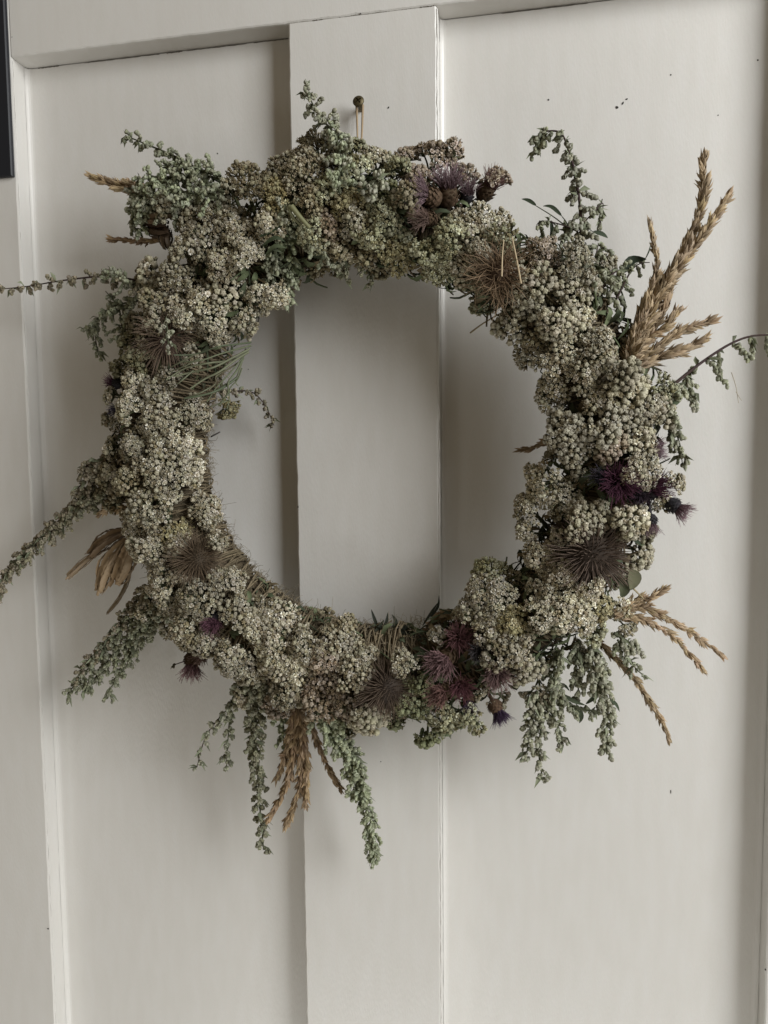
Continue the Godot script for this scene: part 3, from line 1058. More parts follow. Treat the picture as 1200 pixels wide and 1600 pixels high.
	yarrow(Vector3(-0.1401, -0.0492, 0.0674), Vector3(0.05, 0.01, 1.00), 0.0121, 0.00157, "o", "b", 0.35, false)
	yarrow(Vector3(-0.1376, -0.0715, 0.0678), Vector3(-0.02, -0.03, 1.00), 0.0181, 0.00158, "o", "b", 0.52, false)
	yarrow(Vector3(-0.1231, -0.0561, 0.0659), Vector3(0.23, 0.08, 0.97), 0.0129, 0.00157, "o", "y", 0.82, false)
	yarrow(Vector3(-0.1503, -0.0685, 0.0728), Vector3(-0.15, -0.08, 0.98), 0.0113, 0.00163, "m", "b", 0.69, false)
	yarrow(Vector3(-0.1377, -0.0911, 0.0746), Vector3(-0.12, -0.11, 0.99), 0.0157, 0.00159, "o", "b", 0.67, false)
	yarrow(Vector3(-0.1280, -0.1047, 0.0685), Vector3(-0.12, -0.14, 0.98), 0.0148, 0.00159, "o", "b", 0.44, false)
	yarrow(Vector3(-0.1078, -0.0998, 0.0768), Vector3(0.08, 0.02, 1.00), 0.0180, 0.00156, "o", "b", 0.83, false)
	yarrow(Vector3(-0.1184, -0.0853, 0.0678), Vector3(0.10, 0.03, 0.99), 0.0112, 0.00157, "o", "b", 0.81, false)
	yarrow(Vector3(-0.0859, -0.0843, 0.0662), Vector3(0.35, 0.28, 0.89), 0.0112, 0.00157, "o", "b", 0.46, false)
	yarrow(Vector3(-0.0696, -0.1060, 0.0608), Vector3(0.26, 0.30, 0.92), 0.0137, 0.00156, "o", "c", 0.31, false)
	yarrow(Vector3(-0.0834, -0.1028, 0.0673), Vector3(0.21, 0.19, 0.96), 0.0128, 0.00159, "m", "b", 0.46, false)
	yarrow(Vector3(-0.0577, -0.1092, 0.0619), Vector3(0.25, 0.35, 0.90), 0.0154, 0.00156, "o", "c", 0.64, false)
	yarrow(Vector3(-0.1054, -0.1284, 0.0714), Vector3(-0.08, -0.17, 0.98), 0.0130, 0.00158, "o", "c", 0.92, false)
	yarrow(Vector3(-0.0917, -0.1323, 0.0750), Vector3(-0.02, -0.12, 0.99), 0.0120, 0.00157, "o", "c", 0.93, false)
	yarrow(Vector3(-0.0731, -0.1167, 0.0665), Vector3(0.15, 0.15, 0.98), 0.0144, 0.00155, "o", "c", 0.72, false)
	yarrow(Vector3(-0.0603, -0.1378, 0.0724), Vector3(0.06, -0.01, 1.00), 0.0203, 0.00154, "o", "c", 0.62, false)
	yarrow(Vector3(-0.0794, -0.1504, 0.0646), Vector3(-0.08, -0.27, 0.96), 0.0172, 0.00161, "m", "b", 0.90, false)
	yarrow(Vector3(-0.0419, -0.1225, 0.0707), Vector3(0.15, 0.26, 0.96), 0.0152, 0.00154, "o", "b", 0.71, false)
	yarrow(Vector3(-0.0459, -0.1411, 0.0715), Vector3(0.07, 0.02, 1.00), 0.0143, 0.00154, "o", "c", 0.58, false)
	yarrow(Vector3(-0.0866, -0.1384, 0.0733), Vector3(-0.03, -0.15, 0.99), 0.0129, 0.00157, "o", "b", 0.52, false)
	yarrow(Vector3(-0.0563, -0.1606, 0.0697), Vector3(-0.03, -0.27, 0.96), 0.0154, 0.00160, "m", "b", 0.76, false)
	yarrow(Vector3(-0.0793, -0.1694, 0.0471), Vector3(-0.23, -0.65, 0.72), 0.0125, 0.00167, "m", "b", 0.98, false)
	yarrow(Vector3(-0.1474, -0.1158, 0.0493), Vector3(-0.48, -0.41, 0.77), 0.0118, 0.00169, "m", "b", 0.48, false)
	yarrow(Vector3(-0.1196, -0.1178, 0.0728), Vector3(-0.12, -0.17, 0.98), 0.0113, 0.00162, "m", "b", 0.38, false)
	yarrow(Vector3(-0.0178, -0.1214, 0.0662), Vector3(0.12, 0.37, 0.92), 0.0160, 0.00157, "m", "b", 0.35, false)
	yarrow(Vector3(-0.0275, -0.1503, 0.0696), Vector3(0.06, -0.05, 1.00), 0.0176, 0.00153, "w", "p", 0.50, false)
	yarrow(Vector3(-0.0255, -0.1316, 0.0727), Vector3(0.10, 0.20, 0.97), 0.0142, 0.00156, "m", "p", 1.02, false)
	yarrow(Vector3(-0.0076, -0.1369, 0.0727), Vector3(0.07, 0.16, 0.98), 0.0133, 0.00155, "m", "b", 0.34, false)
	yarrow(Vector3(-0.0069, -0.1752, 0.0649), Vector3(0.06, -0.39, 0.92), 0.0144, 0.00191, "b", "b", 0.70, false)
	yarrow(Vector3(-0.0189, -0.1650, 0.0662), Vector3(0.04, -0.24, 0.97), 0.0143, 0.00157, "m", "p", 0.52, false)
	yarrow(Vector3(-0.0164, -0.1112, 0.0576), Vector3(0.15, 0.57, 0.81), 0.0085, 0.00159, "m", "w", 0.65, false)
	yarrow(Vector3(-0.0345, -0.1648, 0.0683), Vector3(0.02, -0.26, 0.96), 0.0119, 0.00155, "w", "p", 0.30, false)
	yarrow(Vector3(0.0234, -0.1330, 0.0757), Vector3(0.04, 0.17, 0.99), 0.0106, 0.00161, "o", "b", 0.59, false)
	yarrow(Vector3(0.0412, -0.1192, 0.0635), Vector3(-0.04, 0.30, 0.95), 0.0073, 0.00160, "o", "b", 1.03, false)
	yarrow(Vector3(0.0311, -0.1472, 0.0661), Vector3(0.08, -0.03, 1.00), 0.0106, 0.00164, "m", "g", 0.59, false)
	yarrow(Vector3(0.0483, -0.1733, 0.0623), Vector3(0.22, -0.46, 0.86), 0.0133, 0.00163, "o", "o", 0.84, false)
	yarrow(Vector3(0.0337, -0.1870, 0.0544), Vector3(0.21, -0.66, 0.72), 0.0103, 0.00208, "b", "g", 0.51, false)
	yarrow(Vector3(0.0605, -0.1701, 0.0634), Vector3(0.25, -0.45, 0.86), 0.0108, 0.00163, "o", "o", 0.30, false)
	yarrow(Vector3(0.0288, -0.1622, 0.0660), Vector3(0.12, -0.23, 0.97), 0.0099, 0.00166, "m", "g", 0.63, false)
	yarrow(Vector3(0.0805, -0.1260, 0.0748), Vector3(0.10, -0.03, 0.99), 0.0127, 0.00160, "m", "b", 0.57, false)
	yarrow(Vector3(0.0745, -0.1107, 0.0710), Vector3(-0.03, 0.14, 0.99), 0.0136, 0.00157, "o", "b", 0.40, false)
	yarrow(Vector3(0.0722, -0.0929, 0.0697), Vector3(-0.17, 0.30, 0.94), 0.0169, 0.00158, "o", "c", 0.43, false)
	yarrow(Vector3(0.0599, -0.0978, 0.0646), Vector3(-0.18, 0.39, 0.90), 0.0130, 0.00160, "o", "b", 0.57, false)
	yarrow(Vector3(0.0849, -0.1066, 0.0714), Vector3(-0.01, 0.10, 0.99), 0.0151, 0.00156, "o", "y", 0.88, false)
	yarrow(Vector3(0.0686, -0.0738, 0.0485), Vector3(-0.49, 0.57, 0.66), 0.0125, 0.00168, "m", "o", 0.91, false)
	yarrow(Vector3(0.0624, -0.0853, 0.0548), Vector3(-0.34, 0.53, 0.78), 0.0099, 0.00162, "o", "b", 0.43, false)
	yarrow(Vector3(0.0960, -0.1375, 0.0605), Vector3(0.28, -0.27, 0.92), 0.0120, 0.00195, "b", "b", 0.41, false)
	yarrow(Vector3(0.1052, -0.1605, 0.0465), Vector3(0.53, -0.63, 0.57), 0.0117, 0.00169, "m", "b", 0.94, false)
	yarrow(Vector3(0.0912, -0.1276, 0.0677), Vector3(0.17, -0.12, 0.98), 0.0103, 0.00160, "m", "b", 0.34, false)
	yarrow(Vector3(0.0927, -0.1158, 0.0660), Vector3(0.10, -0.03, 0.99), 0.0111, 0.00159, "m", "b", 0.99, false)
	yarrow(Vector3(0.0978, -0.0676, 0.0661), Vector3(-0.23, 0.20, 0.95), 0.0127, 0.00155, "o", "c", 0.94, false)
	yarrow(Vector3(0.0896, -0.0534, 0.0578), Vector3(-0.48, 0.31, 0.82), 0.0105, 0.00159, "o", "c", 1.01, false)
	yarrow(Vector3(0.1100, -0.0764, 0.0690), Vector3(-0.04, 0.08, 1.00), 0.0148, 0.00153, "o", "c", 0.74, false)
	yarrow(Vector3(0.1036, -0.0875, 0.0708), Vector3(-0.02, 0.08, 1.00), 0.0133, 0.00154, "o", "c", 0.57, false)
	yarrow(Vector3(0.1219, -0.0952, 0.0759), Vector3(0.18, -0.07, 0.98), 0.0148, 0.00153, "o", "c", 0.44, false)
	yarrow(Vector3(0.1271, -0.1106, 0.0705), Vector3(0.32, -0.19, 0.93), 0.0102, 0.00154, "o", "c", 0.84, false)
	yarrow(Vector3(0.1381, -0.1024, 0.0604), Vector3(0.43, -0.23, 0.87), 0.0110, 0.00155, "o", "y", 0.91, false)
	yarrow(Vector3(0.1539, -0.1038, 0.0507), Vector3(0.66, -0.35, 0.66), 0.0113, 0.00158, "o", "c", 0.63, false)
	yarrow(Vector3(0.1552, -0.1146, 0.0432), Vector3(0.72, -0.43, 0.54), 0.0081, 0.00160, "o", "b", 0.47, false)
	yarrow(Vector3(0.1321, -0.0860, 0.0751), Vector3(0.22, -0.08, 0.97), 0.0101, 0.00152, "o", "c", 0.86, false)
	yarrow(Vector3(0.1024, -0.1005, 0.0759), Vector3(0.06, 0.02, 1.00), 0.0110, 0.00154, "o", "b", 0.40, false)
	yarrow(Vector3(0.1111, -0.1062, 0.0689), Vector3(0.17, -0.07, 0.98), 0.0094, 0.00157, "m", "o", 0.65, false)
	yarrow(Vector3(0.1349, -0.1191, 0.0558), Vector3(0.52, -0.35, 0.78), 0.0096, 0.00161, "m", "o", 0.99, false)
	yarrow(Vector3(0.0954, -0.0259, 0.0540), Vector3(-0.63, 0.17, 0.76), 0.0154, 0.00159, "o", "c", 0.45, false)
	yarrow(Vector3(0.0884, -0.0374, 0.0501), Vector3(-0.68, 0.29, 0.67), 0.0099, 0.00161, "o", "c", 0.52, false)
	yarrow(Vector3(0.1129, -0.0358, 0.0609), Vector3(-0.28, 0.11, 0.96), 0.0141, 0.00154, "o", "b", 0.76, false)
	yarrow(Vector3(0.1314, -0.0427, 0.0673), Vector3(0.03, 0.03, 1.00), 0.0138, 0.00186, "b", "b", 0.73, false)
	yarrow(Vector3(0.1528, -0.0475, 0.0727), Vector3(0.30, -0.05, 0.95), 0.0122, 0.00186, "b", "c", 0.89, false)
	yarrow(Vector3(0.1227, -0.0470, 0.0703), Vector3(-0.07, 0.06, 1.00), 0.0100, 0.00188, "b", "b", 0.49, false)
	yarrow(Vector3(0.1590, -0.0175, 0.0672), Vector3(0.34, -0.01, 0.94), 0.0129, 0.00149, "o", "c", 0.35, false)
	yarrow(Vector3(0.1802, -0.0257, 0.0558), Vector3(0.70, -0.05, 0.72), 0.0078, 0.00153, "o", "c", 0.77, false)
	yarrow(Vector3(0.1511, -0.0185, 0.0723), Vector3(0.22, 0.00, 0.97), 0.0083, 0.00149, "o", "c", 0.62, false)
	yarrow(Vector3(0.1176, -0.0022, 0.0672), Vector3(-0.25, 0.01, 0.97), 0.0162, 0.00199, "b", "p", 0.50, true)
	yarrow(Vector3(0.1098, 0.0088, 0.0608), Vector3(-0.38, -0.04, 0.92), 0.0110, 0.00202, "b", "p", 0.72, true)
	yarrow(Vector3(0.1344, 0.0040, 0.0739), Vector3(0.00, 0.01, 1.00), 0.0137, 0.00196, "b", "b", 0.44, true)
	yarrow(Vector3(0.1556, 0.0096, 0.0646), Vector3(0.31, 0.04, 0.95), 0.0174, 0.00195, "b", "c", 0.33, true)
	yarrow(Vector3(0.1342, 0.0205, 0.0706), Vector3(0.03, 0.01, 1.00), 0.0121, 0.00152, "m", "b", 0.53, false)
	yarrow(Vector3(0.1499, 0.0291, 0.0685), Vector3(0.26, 0.06, 0.96), 0.0173, 0.00194, "b", "c", 0.42, true)
	yarrow(Vector3(0.1679, 0.0153, 0.0638), Vector3(0.49, 0.06, 0.87), 0.0114, 0.00196, "b", "c", 0.38, true)
	yarrow(Vector3(0.1609, -0.0027, 0.0653), Vector3(0.37, 0.02, 0.93), 0.0106, 0.00196, "b", "c", 0.77, true)
	yarrow(Vector3(0.1414, -0.0060, 0.0696), Vector3(0.09, 0.01, 1.00), 0.0099, 0.00195, "b", "p", 0.71, false)
	yarrow(Vector3(0.1242, 0.0357, 0.0734), Vector3(-0.05, -0.02, 1.00), 0.0129, 0.00153, "m", "b", 0.62, false)
	yarrow(Vector3(0.1098, 0.0439, 0.0697), Vector3(-0.18, -0.10, 0.98), 0.0138, 0.00154, "m", "b", 0.36, false)
	yarrow(Vector3(0.1042, 0.0301, 0.0643), Vector3(-0.35, -0.13, 0.93), 0.0117, 0.00157, "m", "b", 0.83, false)
	yarrow(Vector3(0.1047, 0.0204, 0.0540), Vector3(-0.48, -0.12, 0.87), 0.0071, 0.00155, "o", "c", 0.77, false)
	yarrow(Vector3(0.1345, 0.0433, 0.0747), Vector3(0.10, 0.03, 0.99), 0.0128, 0.00151, "m", "b", 0.95, false)
	yarrow(Vector3(0.1429, 0.0346, 0.0764), Vector3(0.17, 0.04, 0.99), 0.0105, 0.00194, "b", "b", 0.48, true)
	yarrow(Vector3(0.1724, 0.0264, 0.0583), Vector3(0.60, 0.11, 0.79), 0.0084, 0.00154, "m", "o", 0.50, false)
	yarrow(Vector3(0.1011, 0.1017, 0.0695), Vector3(0.14, 0.08, 0.99), 0.0114, 0.00149, "o", "p", 0.37, false)
	yarrow(Vector3(0.0947, 0.0844, 0.0763), Vector3(-0.03, -0.07, 1.00), 0.0160, 0.00196, "b", "b", 0.40, true)
	yarrow(Vector3(0.1165, 0.0829, 0.0686), Vector3(0.14, 0.06, 0.99), 0.0174, 0.00195, "b", "b", 0.86, true)
	yarrow(Vector3(0.0831, 0.0661, 0.0585), Vector3(-0.31, -0.30, 0.90), 0.0126, 0.00202, "b", "b", 0.46, true)
	yarrow(Vector3(0.1240, 0.0672, 0.0682), Vector3(0.12, 0.04, 0.99), 0.0121, 0.00148, "o", "c", 0.67, false)
	yarrow(Vector3(0.1092, 0.0595, 0.0744), Vector3(-0.08, -0.07, 0.99), 0.0137, 0.00196, "b", "b", 0.69, true)
	yarrow(Vector3(0.1327, 0.0546, 0.0658), Vector3(0.15, 0.05, 0.99), 0.0128, 0.00148, "o", "c", 0.77, false)
	yarrow(Vector3(0.1010, 0.0692, 0.0667), Vector3(-0.10, -0.11, 0.99), 0.0107, 0.00197, "b", "b", 0.84, true)
	yarrow(Vector3(0.1222, 0.0984, 0.0713), Vector3(0.27, 0.19, 0.94), 0.0114, 0.00149, "o", "b", 0.47, false)
	yarrow(Vector3(0.0973, 0.0540, 0.0624), Vector3(-0.27, -0.19, 0.94), 0.0101, 0.00156, "m", "w", 0.56, false)
	yarrow(Vector3(0.1296, 0.0864, 0.0681), Vector3(0.28, 0.16, 0.95), 0.0098, 0.00152, "m", "b", 0.89, false)
	yarrow(Vector3(0.0872, 0.0776, 0.0632), Vector3(-0.15, -0.19, 0.97), 0.0085, 0.00199, "b", "b", 0.38, false)
	yarrow(Vector3(0.0906, 0.0454, 0.0565), Vector3(-0.46, -0.28, 0.84), 0.0087, 0.00160, "m", "b", 0.64, false)
	yarrow(Vector3(0.0620, 0.1223, 0.0705), Vector3(0.07, 0.02, 1.00), 0.0154, 0.00151, "o", "c", 0.35, false)
	yarrow(Vector3(0.0739, 0.1223, 0.0622), Vector3(0.13, 0.11, 0.99), 0.0116, 0.00152, "o", "c", 0.37, false)
	yarrow(Vector3(0.0493, 0.1119, 0.0770), Vector3(-0.00, -0.15, 0.99), 0.0132, 0.00155, "m", "o", 0.79, false)
	yarrow(Vector3(0.0427, 0.0959, 0.0622), Vector3(-0.12, -0.41, 0.91), 0.0127, 0.00155, "o", "o", 0.39, false)
	yarrow(Vector3(0.0569, 0.0996, 0.0698), Vector3(-0.07, -0.24, 0.97), 0.0124, 0.00156, "m", "b", 0.36, false)
	yarrow(Vector3(0.0689, 0.1029, 0.0765), Vector3(-0.02, -0.12, 0.99), 0.0100, 0.00151, "o", "b", 0.84, false)
	yarrow(Vector3(0.0783, 0.1106, 0.0737), Vector3(0.06, 0.00, 1.00), 0.0092, 0.00154, "m", "o", 0.35, false)
	yarrow(Vector3(0.0617, 0.0897, 0.0632), Vector3(-0.15, -0.32, 0.94), 0.0094, 0.00157, "m", "o", 0.95, false)
	yarrow(Vector3(0.0427, 0.1733, 0.0487), Vector3(0.26, 0.74, 0.62), 0.0146, 0.00159, "o", "p", 0.84, false)
	yarrow(Vector3(0.0569, 0.1591, 0.0430), Vector3(0.33, 0.71, 0.63), 0.0105, 0.00159, "o", "p", 0.33, false)
	yarrow(Vector3(0.0315, 0.1562, 0.0580), Vector3(0.15, 0.39, 0.91), 0.0103, 0.00159, "m", "p", 0.41, false)
	yarrow(Vector3(0.0064, 0.1703, 0.0547), Vector3(0.10, 0.58, 0.81), 0.0113, 0.00147, "o", "b", 0.47, false)
	yarrow(Vector3(0.0200, 0.1599, 0.0631), Vector3(0.12, 0.38, 0.92), 0.0095, 0.00159, "m", "o", 1.00, false)
	yarrow(Vector3(-0.0357, 0.1823, 0.0518), Vector3(-0.05, 0.73, 0.68), 0.0124, 0.00151, "w", "w", 0.37, false)
	yarrow(Vector3(-0.0350, 0.1592, 0.0706), Vector3(0.00, 0.35, 0.94), 0.0169, 0.00147, "w", "b", 0.53, false)
	yarrow(Vector3(-0.0513, 0.1581, 0.0563), Vector3(-0.06, 0.47, 0.88), 0.0139, 0.00150, "w", "w", 0.52, false)
	yarrow(Vector3(-0.0428, 0.1376, 0.0659), Vector3(0.05, 0.10, 0.99), 0.0120, 0.00150, "m", "o", 0.58, false)
	yarrow(Vector3(-0.0098, 0.1384, 0.0699), Vector3(0.07, 0.03, 1.00), 0.0134, 0.00148, "m", "y", 0.70, false)
	yarrow(Vector3(-0.0224, 0.1255, 0.0695), Vector3(0.09, -0.12, 0.99), 0.0144, 0.00146, "w", "p", 0.73, false)
	yarrow(Vector3(-0.0045, 0.1244, 0.0691), Vector3(0.07, -0.16, 0.98), 0.0127, 0.00148, "m", "b", 0.78, false)
	yarrow(Vector3(0.0135, 0.1283, 0.0713), Vector3(0.06, -0.09, 0.99), 0.0133, 0.00147, "m", "o", 0.86, false)
	yarrow(Vector3(-0.0176, 0.1496, 0.0693), Vector3(0.05, 0.20, 0.98), 0.0111, 0.00148, "m", "o", 0.49, false)
	yarrow(Vector3(0.0184, 0.1069, 0.0608), Vector3(-0.01, -0.41, 0.91), 0.0120, 0.00157, "o", "y", 0.35, false)
	yarrow(Vector3(0.0045, 0.1164, 0.0691), Vector3(0.05, -0.27, 0.96), 0.0127, 0.00148, "m", "o", 0.76, false)
	yarrow(Vector3(-0.0159, 0.1128, 0.0607), Vector3(0.11, -0.35, 0.93), 0.0113, 0.00151, "m", "w", 0.76, false)
	yarrow(Vector3(0.0215, 0.1200, 0.0646), Vector3(0.03, -0.20, 0.98), 0.0102, 0.00158, "m", "o", 0.93, false)
	yarrow(Vector3(-0.0329, 0.1180, 0.0748), Vector3(0.12, -0.18, 0.98), 0.0113, 0.00150, "m", "o", 0.84, false)
	yarrow(Vector3(0.0281, 0.1369, 0.0765), Vector3(0.08, 0.05, 1.00), 0.0093, 0.00156, "m", "w", 0.70, false)
	yarrow(Vector3(-0.0031, 0.1622, 0.0669), Vector3(0.07, 0.37, 0.93), 0.0096, 0.00149, "m", "o", 0.61, false)
	yarrow(Vector3(0.0356, 0.1042, 0.0724), Vector3(-0.04, -0.31, 0.95), 0.0094, 0.00158, "m", "o", 0.30, false)
	yarrow(Vector3(-0.0034, 0.1080, 0.0563), Vector3(0.07, -0.47, 0.88), 0.0097, 0.00148, "w", "w", 0.35, false)
	yarrow(Vector3(0.0127, 0.1451, 0.0695), Vector3(0.08, 0.14, 0.99), 0.0102, 0.00146, "m", "g", 0.89, false)
	yarrow(Vector3(-0.0287, 0.1410, 0.0743), Vector3(0.05, 0.09, 0.99), 0.0104, 0.00145, "w", "w", 0.68, false)
	yarrow(Vector3(-0.0468, 0.1763, 0.0499), Vector3(-0.09, 0.72, 0.69), 0.0108, 0.00152, "w", "b", 0.44, false)
	yarrow(Vector3(-0.0590, 0.1724, 0.0502), Vector3(-0.14, 0.70, 0.70), 0.0109, 0.00153, "w", "b", 0.77, false)
	yarrow(Vector3(-0.0676, 0.1639, 0.0465), Vector3(-0.18, 0.69, 0.70), 0.0101, 0.00157, "m", "w", 0.48, false)
	yarrow(Vector3(-0.0230, 0.1766, 0.0477), Vector3(-0.00, 0.75, 0.67), 0.0108, 0.00155, "m", "w", 0.89, false)
	yarrow(Vector3(-0.0092, 0.1718, 0.0607), Vector3(0.05, 0.54, 0.84), 0.0097, 0.00151, "m", "o", 0.68, false)
	yarrow(Vector3(-0.0911, 0.1637, 0.0534), Vector3(-0.25, 0.64, 0.72), 0.0101, 0.00158, "m", "b", 1.01, false)
	yarrow(Vector3(0.0176, 0.1661, 0.0530), Vector3(0.14, 0.55, 0.82), 0.0096, 0.00161, "m", "o", 0.67, false)
	yarrow(Vector3(0.0509, 0.1762, 0.0501), Vector3(0.29, 0.73, 0.63), 0.0097, 0.00158, "o", "p", 1.04, false)
	yarrow(Vector3(0.0241, 0.1736, 0.0454), Vector3(0.19, 0.76, 0.63), 0.0090, 0.00164, "m", "p", 0.53, false)
	yarrow(Vector3(-0.0372, 0.1693, 0.0544), Vector3(-0.04, 0.60, 0.80), 0.0099, 0.00150, "w", "w", 0.37, false)
	yarrow(Vector3(-0.1094, 0.0515, 0.0652), Vector3(0.34, -0.13, 0.93), 0.0085, 0.00158, "m", "b", 0.63, false)
	yarrow(Vector3(-0.1171, 0.1378, 0.0491), Vector3(-0.36, 0.57, 0.74), 0.0120, 0.00161, "m", "b", 0.93, false)
	yarrow(Vector3(-0.1164, 0.1193, 0.0696), Vector3(-0.17, 0.28, 0.94), 0.0109, 0.00157, "m", "b", 0.49, false)
	yarrow(Vector3(-0.1187, 0.1477, 0.0534), Vector3(-0.34, 0.57, 0.75), 0.0111, 0.00193, "b", "b", 1.00, false)
	yarrow(Vector3(-0.1248, 0.1055, 0.0673), Vector3(-0.17, 0.23, 0.96), 0.0101, 0.00157, "m", "b", 0.80, false)
	yarrow(Vector3(-0.1558, -0.1112, 0.0559), Vector3(-0.50, -0.39, 0.77), 0.0118, 0.00165, "o", "b", 1.04, false)
	yarrow(Vector3(-0.1415, -0.1236, 0.0507), Vector3(-0.46, -0.45, 0.77), 0.0118, 0.00169, "m", "b", 0.73, false)
	yarrow(Vector3(-0.1243, -0.1266, 0.0592), Vector3(-0.26, -0.32, 0.91), 0.0106, 0.00165, "m", "b", 0.43, false)
	yarrow(Vector3(-0.0950, -0.1452, 0.0611), Vector3(-0.14, -0.31, 0.94), 0.0113, 0.00163, "m", "b", 0.83, false)
	yarrow(Vector3(-0.0901, -0.1707, 0.0509), Vector3(-0.26, -0.63, 0.73), 0.0098, 0.00163, "o", "b", 0.93, false)
	yarrow(Vector3(-0.0179, -0.1883, 0.0466), Vector3(0.02, -0.74, 0.68), 0.0105, 0.00164, "m", "b", 0.93, false)
	yarrow(Vector3(-0.0654, -0.1746, 0.0569), Vector3(-0.14, -0.57, 0.81), 0.0097, 0.00164, "m", "p", 0.36, false)
	yarrow(Vector3(-0.1330, 0.0760, 0.0754), Vector3(-0.05, 0.09, 0.99), 0.0110, 0.00158, "m", "b", 0.61, false)
	yarrow(Vector3(-0.1122, 0.0722, 0.0761), Vector3(0.15, -0.05, 0.99), 0.0100, 0.00153, "o", "b", 1.04, false)
	yarrow(Vector3(-0.1413, 0.0683, 0.0688), Vector3(-0.11, 0.11, 0.99), 0.0093, 0.00159, "m", "w", 0.96, false)
	yarrow(Vector3(0.1226, -0.0515, 0.0750), Vector3(-0.04, 0.05, 1.00), 0.0077, 0.00188, "b", "b", 0.32, false)
	yarrow(Vector3(0.1146, -0.0556, 0.0685), Vector3(-0.12, 0.10, 0.99), 0.0078, 0.00153, "o", "b", 0.45, false)
	yarrow(Vector3(0.1144, -0.0798, 0.0742), Vector3(0.03, 0.04, 1.00), 0.0093, 0.00153, "o", "c", 0.66, false)
	yarrow(Vector3(-0.0956, -0.0848, 0.0678), Vector3(0.28, 0.20, 0.94), 0.0094, 0.00157, "o", "b", 0.40, false)
	yarrow(Vector3(-0.1203, -0.0632, 0.0676), Vector3(0.22, 0.09, 0.97), 0.0094, 0.00157, "o", "b", 0.66, false)
	yarrow(Vector3(-0.0975, -0.0583, 0.0638), Vector3(0.49, 0.25, 0.84), 0.0087, 0.00158, "o", "b", 0.78, false)
	yarrow(Vector3(-0.0003, -0.1676, 0.0723), Vector3(0.07, -0.25, 0.97), 0.0092, 0.00189, "b", "b", 0.84, false)
	yarrow(Vector3(0.0195, -0.1607, 0.0692), Vector3(0.10, -0.18, 0.98), 0.0082, 0.00166, "m", "g", 0.80, false)
	yarrow(Vector3(-0.0013, -0.1290, 0.0697), Vector3(0.07, 0.27, 0.96), 0.0083, 0.00155, "m", "b", 0.62, false)
	yarrow(Vector3(-0.0215, 0.1047, 0.0293), Vector3(0.26, -0.95, 0.19), 0.0110, 0.00158, "w", "w", 0.82, false)
	yarrow(Vector3(0.1665, -0.0726, 0.0400), Vector3(0.82, -0.28, 0.51), 0.0108, 0.00197, "b", "b", 0.50, false)
	yarrow(Vector3(-0.1815, -0.0194, 0.0503), Vector3(-0.61, -0.04, 0.79), 0.0113, 0.00169, "m", "w", 0.31, false)
	yarrow(Vector3(-0.1805, 0.0156, 0.0501), Vector3(-0.61, 0.10, 0.79), 0.0090, 0.00164, "o", "c", 0.85, false)
	yarrow(Vector3(0.0104, -0.1830, 0.0438), Vector3(0.14, -0.75, 0.65), 0.0099, 0.00163, "m", "g", 0.93, false)
	yarrow(Vector3(0.1632, 0.0625, 0.0397), Vector3(0.81, 0.31, 0.50), 0.0089, 0.00159, "m", "c", 0.98, false)
	yarrow(Vector3(0.1265, -0.1333, 0.0412), Vector3(0.64, -0.54, 0.54), 0.0081, 0.00167, "m", "b", 1.04, false)
	yarrow(Vector3(0.1759, -0.0396, 0.0397), Vector3(0.86, -0.13, 0.50), 0.0086, 0.00157, "o", "c", 0.74, false)
	yarrow(Vector3(0.0776, -0.1679, 0.0426), Vector3(0.43, -0.68, 0.59), 0.0090, 0.00170, "m", "b", 1.01, false)
	yarrow(Vector3(0.1529, -0.0822, 0.0387), Vector3(0.80, -0.34, 0.50), 0.0093, 0.00199, "b", "b", 0.42, false)
	yarrow(Vector3(0.0783, 0.1556, 0.0474), Vector3(0.39, 0.63, 0.67), 0.0080, 0.00156, "o", "p", 0.54, false)
	yarrow(Vector3(-0.1596, 0.0812, 0.0496), Vector3(-0.53, 0.35, 0.77), 0.0099, 0.00165, "m", "w", 0.82, false)
	yarrow(Vector3(-0.1668, 0.0674, 0.0499), Vector3(-0.56, 0.30, 0.77), 0.0103, 0.00166, "m", "o", 0.54, false)
	yarrow(Vector3(-0.1773, 0.0336, 0.0500), Vector3(-0.60, 0.17, 0.78), 0.0086, 0.00163, "o", "c", 0.51, false)
	yarrow(Vector3(0.1260, -0.0240, 0.0580), Vector3(-0.17, 0.05, 0.98), 0.0085, 0.00154, "o", "b", 0.38, false)
	yarrow(Vector3(0.0388, -0.1082, 0.0318), Vector3(-0.27, 0.92, 0.30), 0.0090, 0.00171, "o", "b", 0.74, false)
	yarrow(Vector3(0.0648, 0.0785, 0.0322), Vector3(-0.54, -0.77, 0.34), 0.0107, 0.00168, "m", "o", 0.40, false)
	yarrow(Vector3(-0.0321, 0.1061, 0.0461), Vector3(0.24, -0.63, 0.74), 0.0092, 0.00154, "w", "w", 0.61, false)
	yarrow(Vector3(0.0879, -0.0822, 0.0508), Vector3(-0.34, 0.36, 0.87), 0.0079, 0.00161, "o", "b", 0.61, false)
	yarrow(Vector3(-0.1814, -0.0007, 0.0499), Vector3(-0.62, 0.03, 0.79), 0.0105, 0.00165, "o", "c", 0.77, false)
	yarrow(Vector3(0.1116, -0.1365, 0.0399), Vector3(0.60, -0.58, 0.55), 0.0096, 0.00168, "m", "b", 0.35, false)
	yarrow(Vector3(-0.1795, -0.0365, 0.0502), Vector3(-0.61, -0.10, 0.79), 0.0088, 0.00169, "m", "w", 0.37, false)
	yarrow(Vector3(0.1677, -0.0584, 0.0393), Vector3(0.84, -0.22, 0.50), 0.0099, 0.00162, "m", "b", 0.40, false)
	yarrow(Vector3(0.1039, -0.0105, 0.0347), Vector3(-0.90, 0.07, 0.44), 0.0079, 0.00163, "o", "b", 0.36, false)
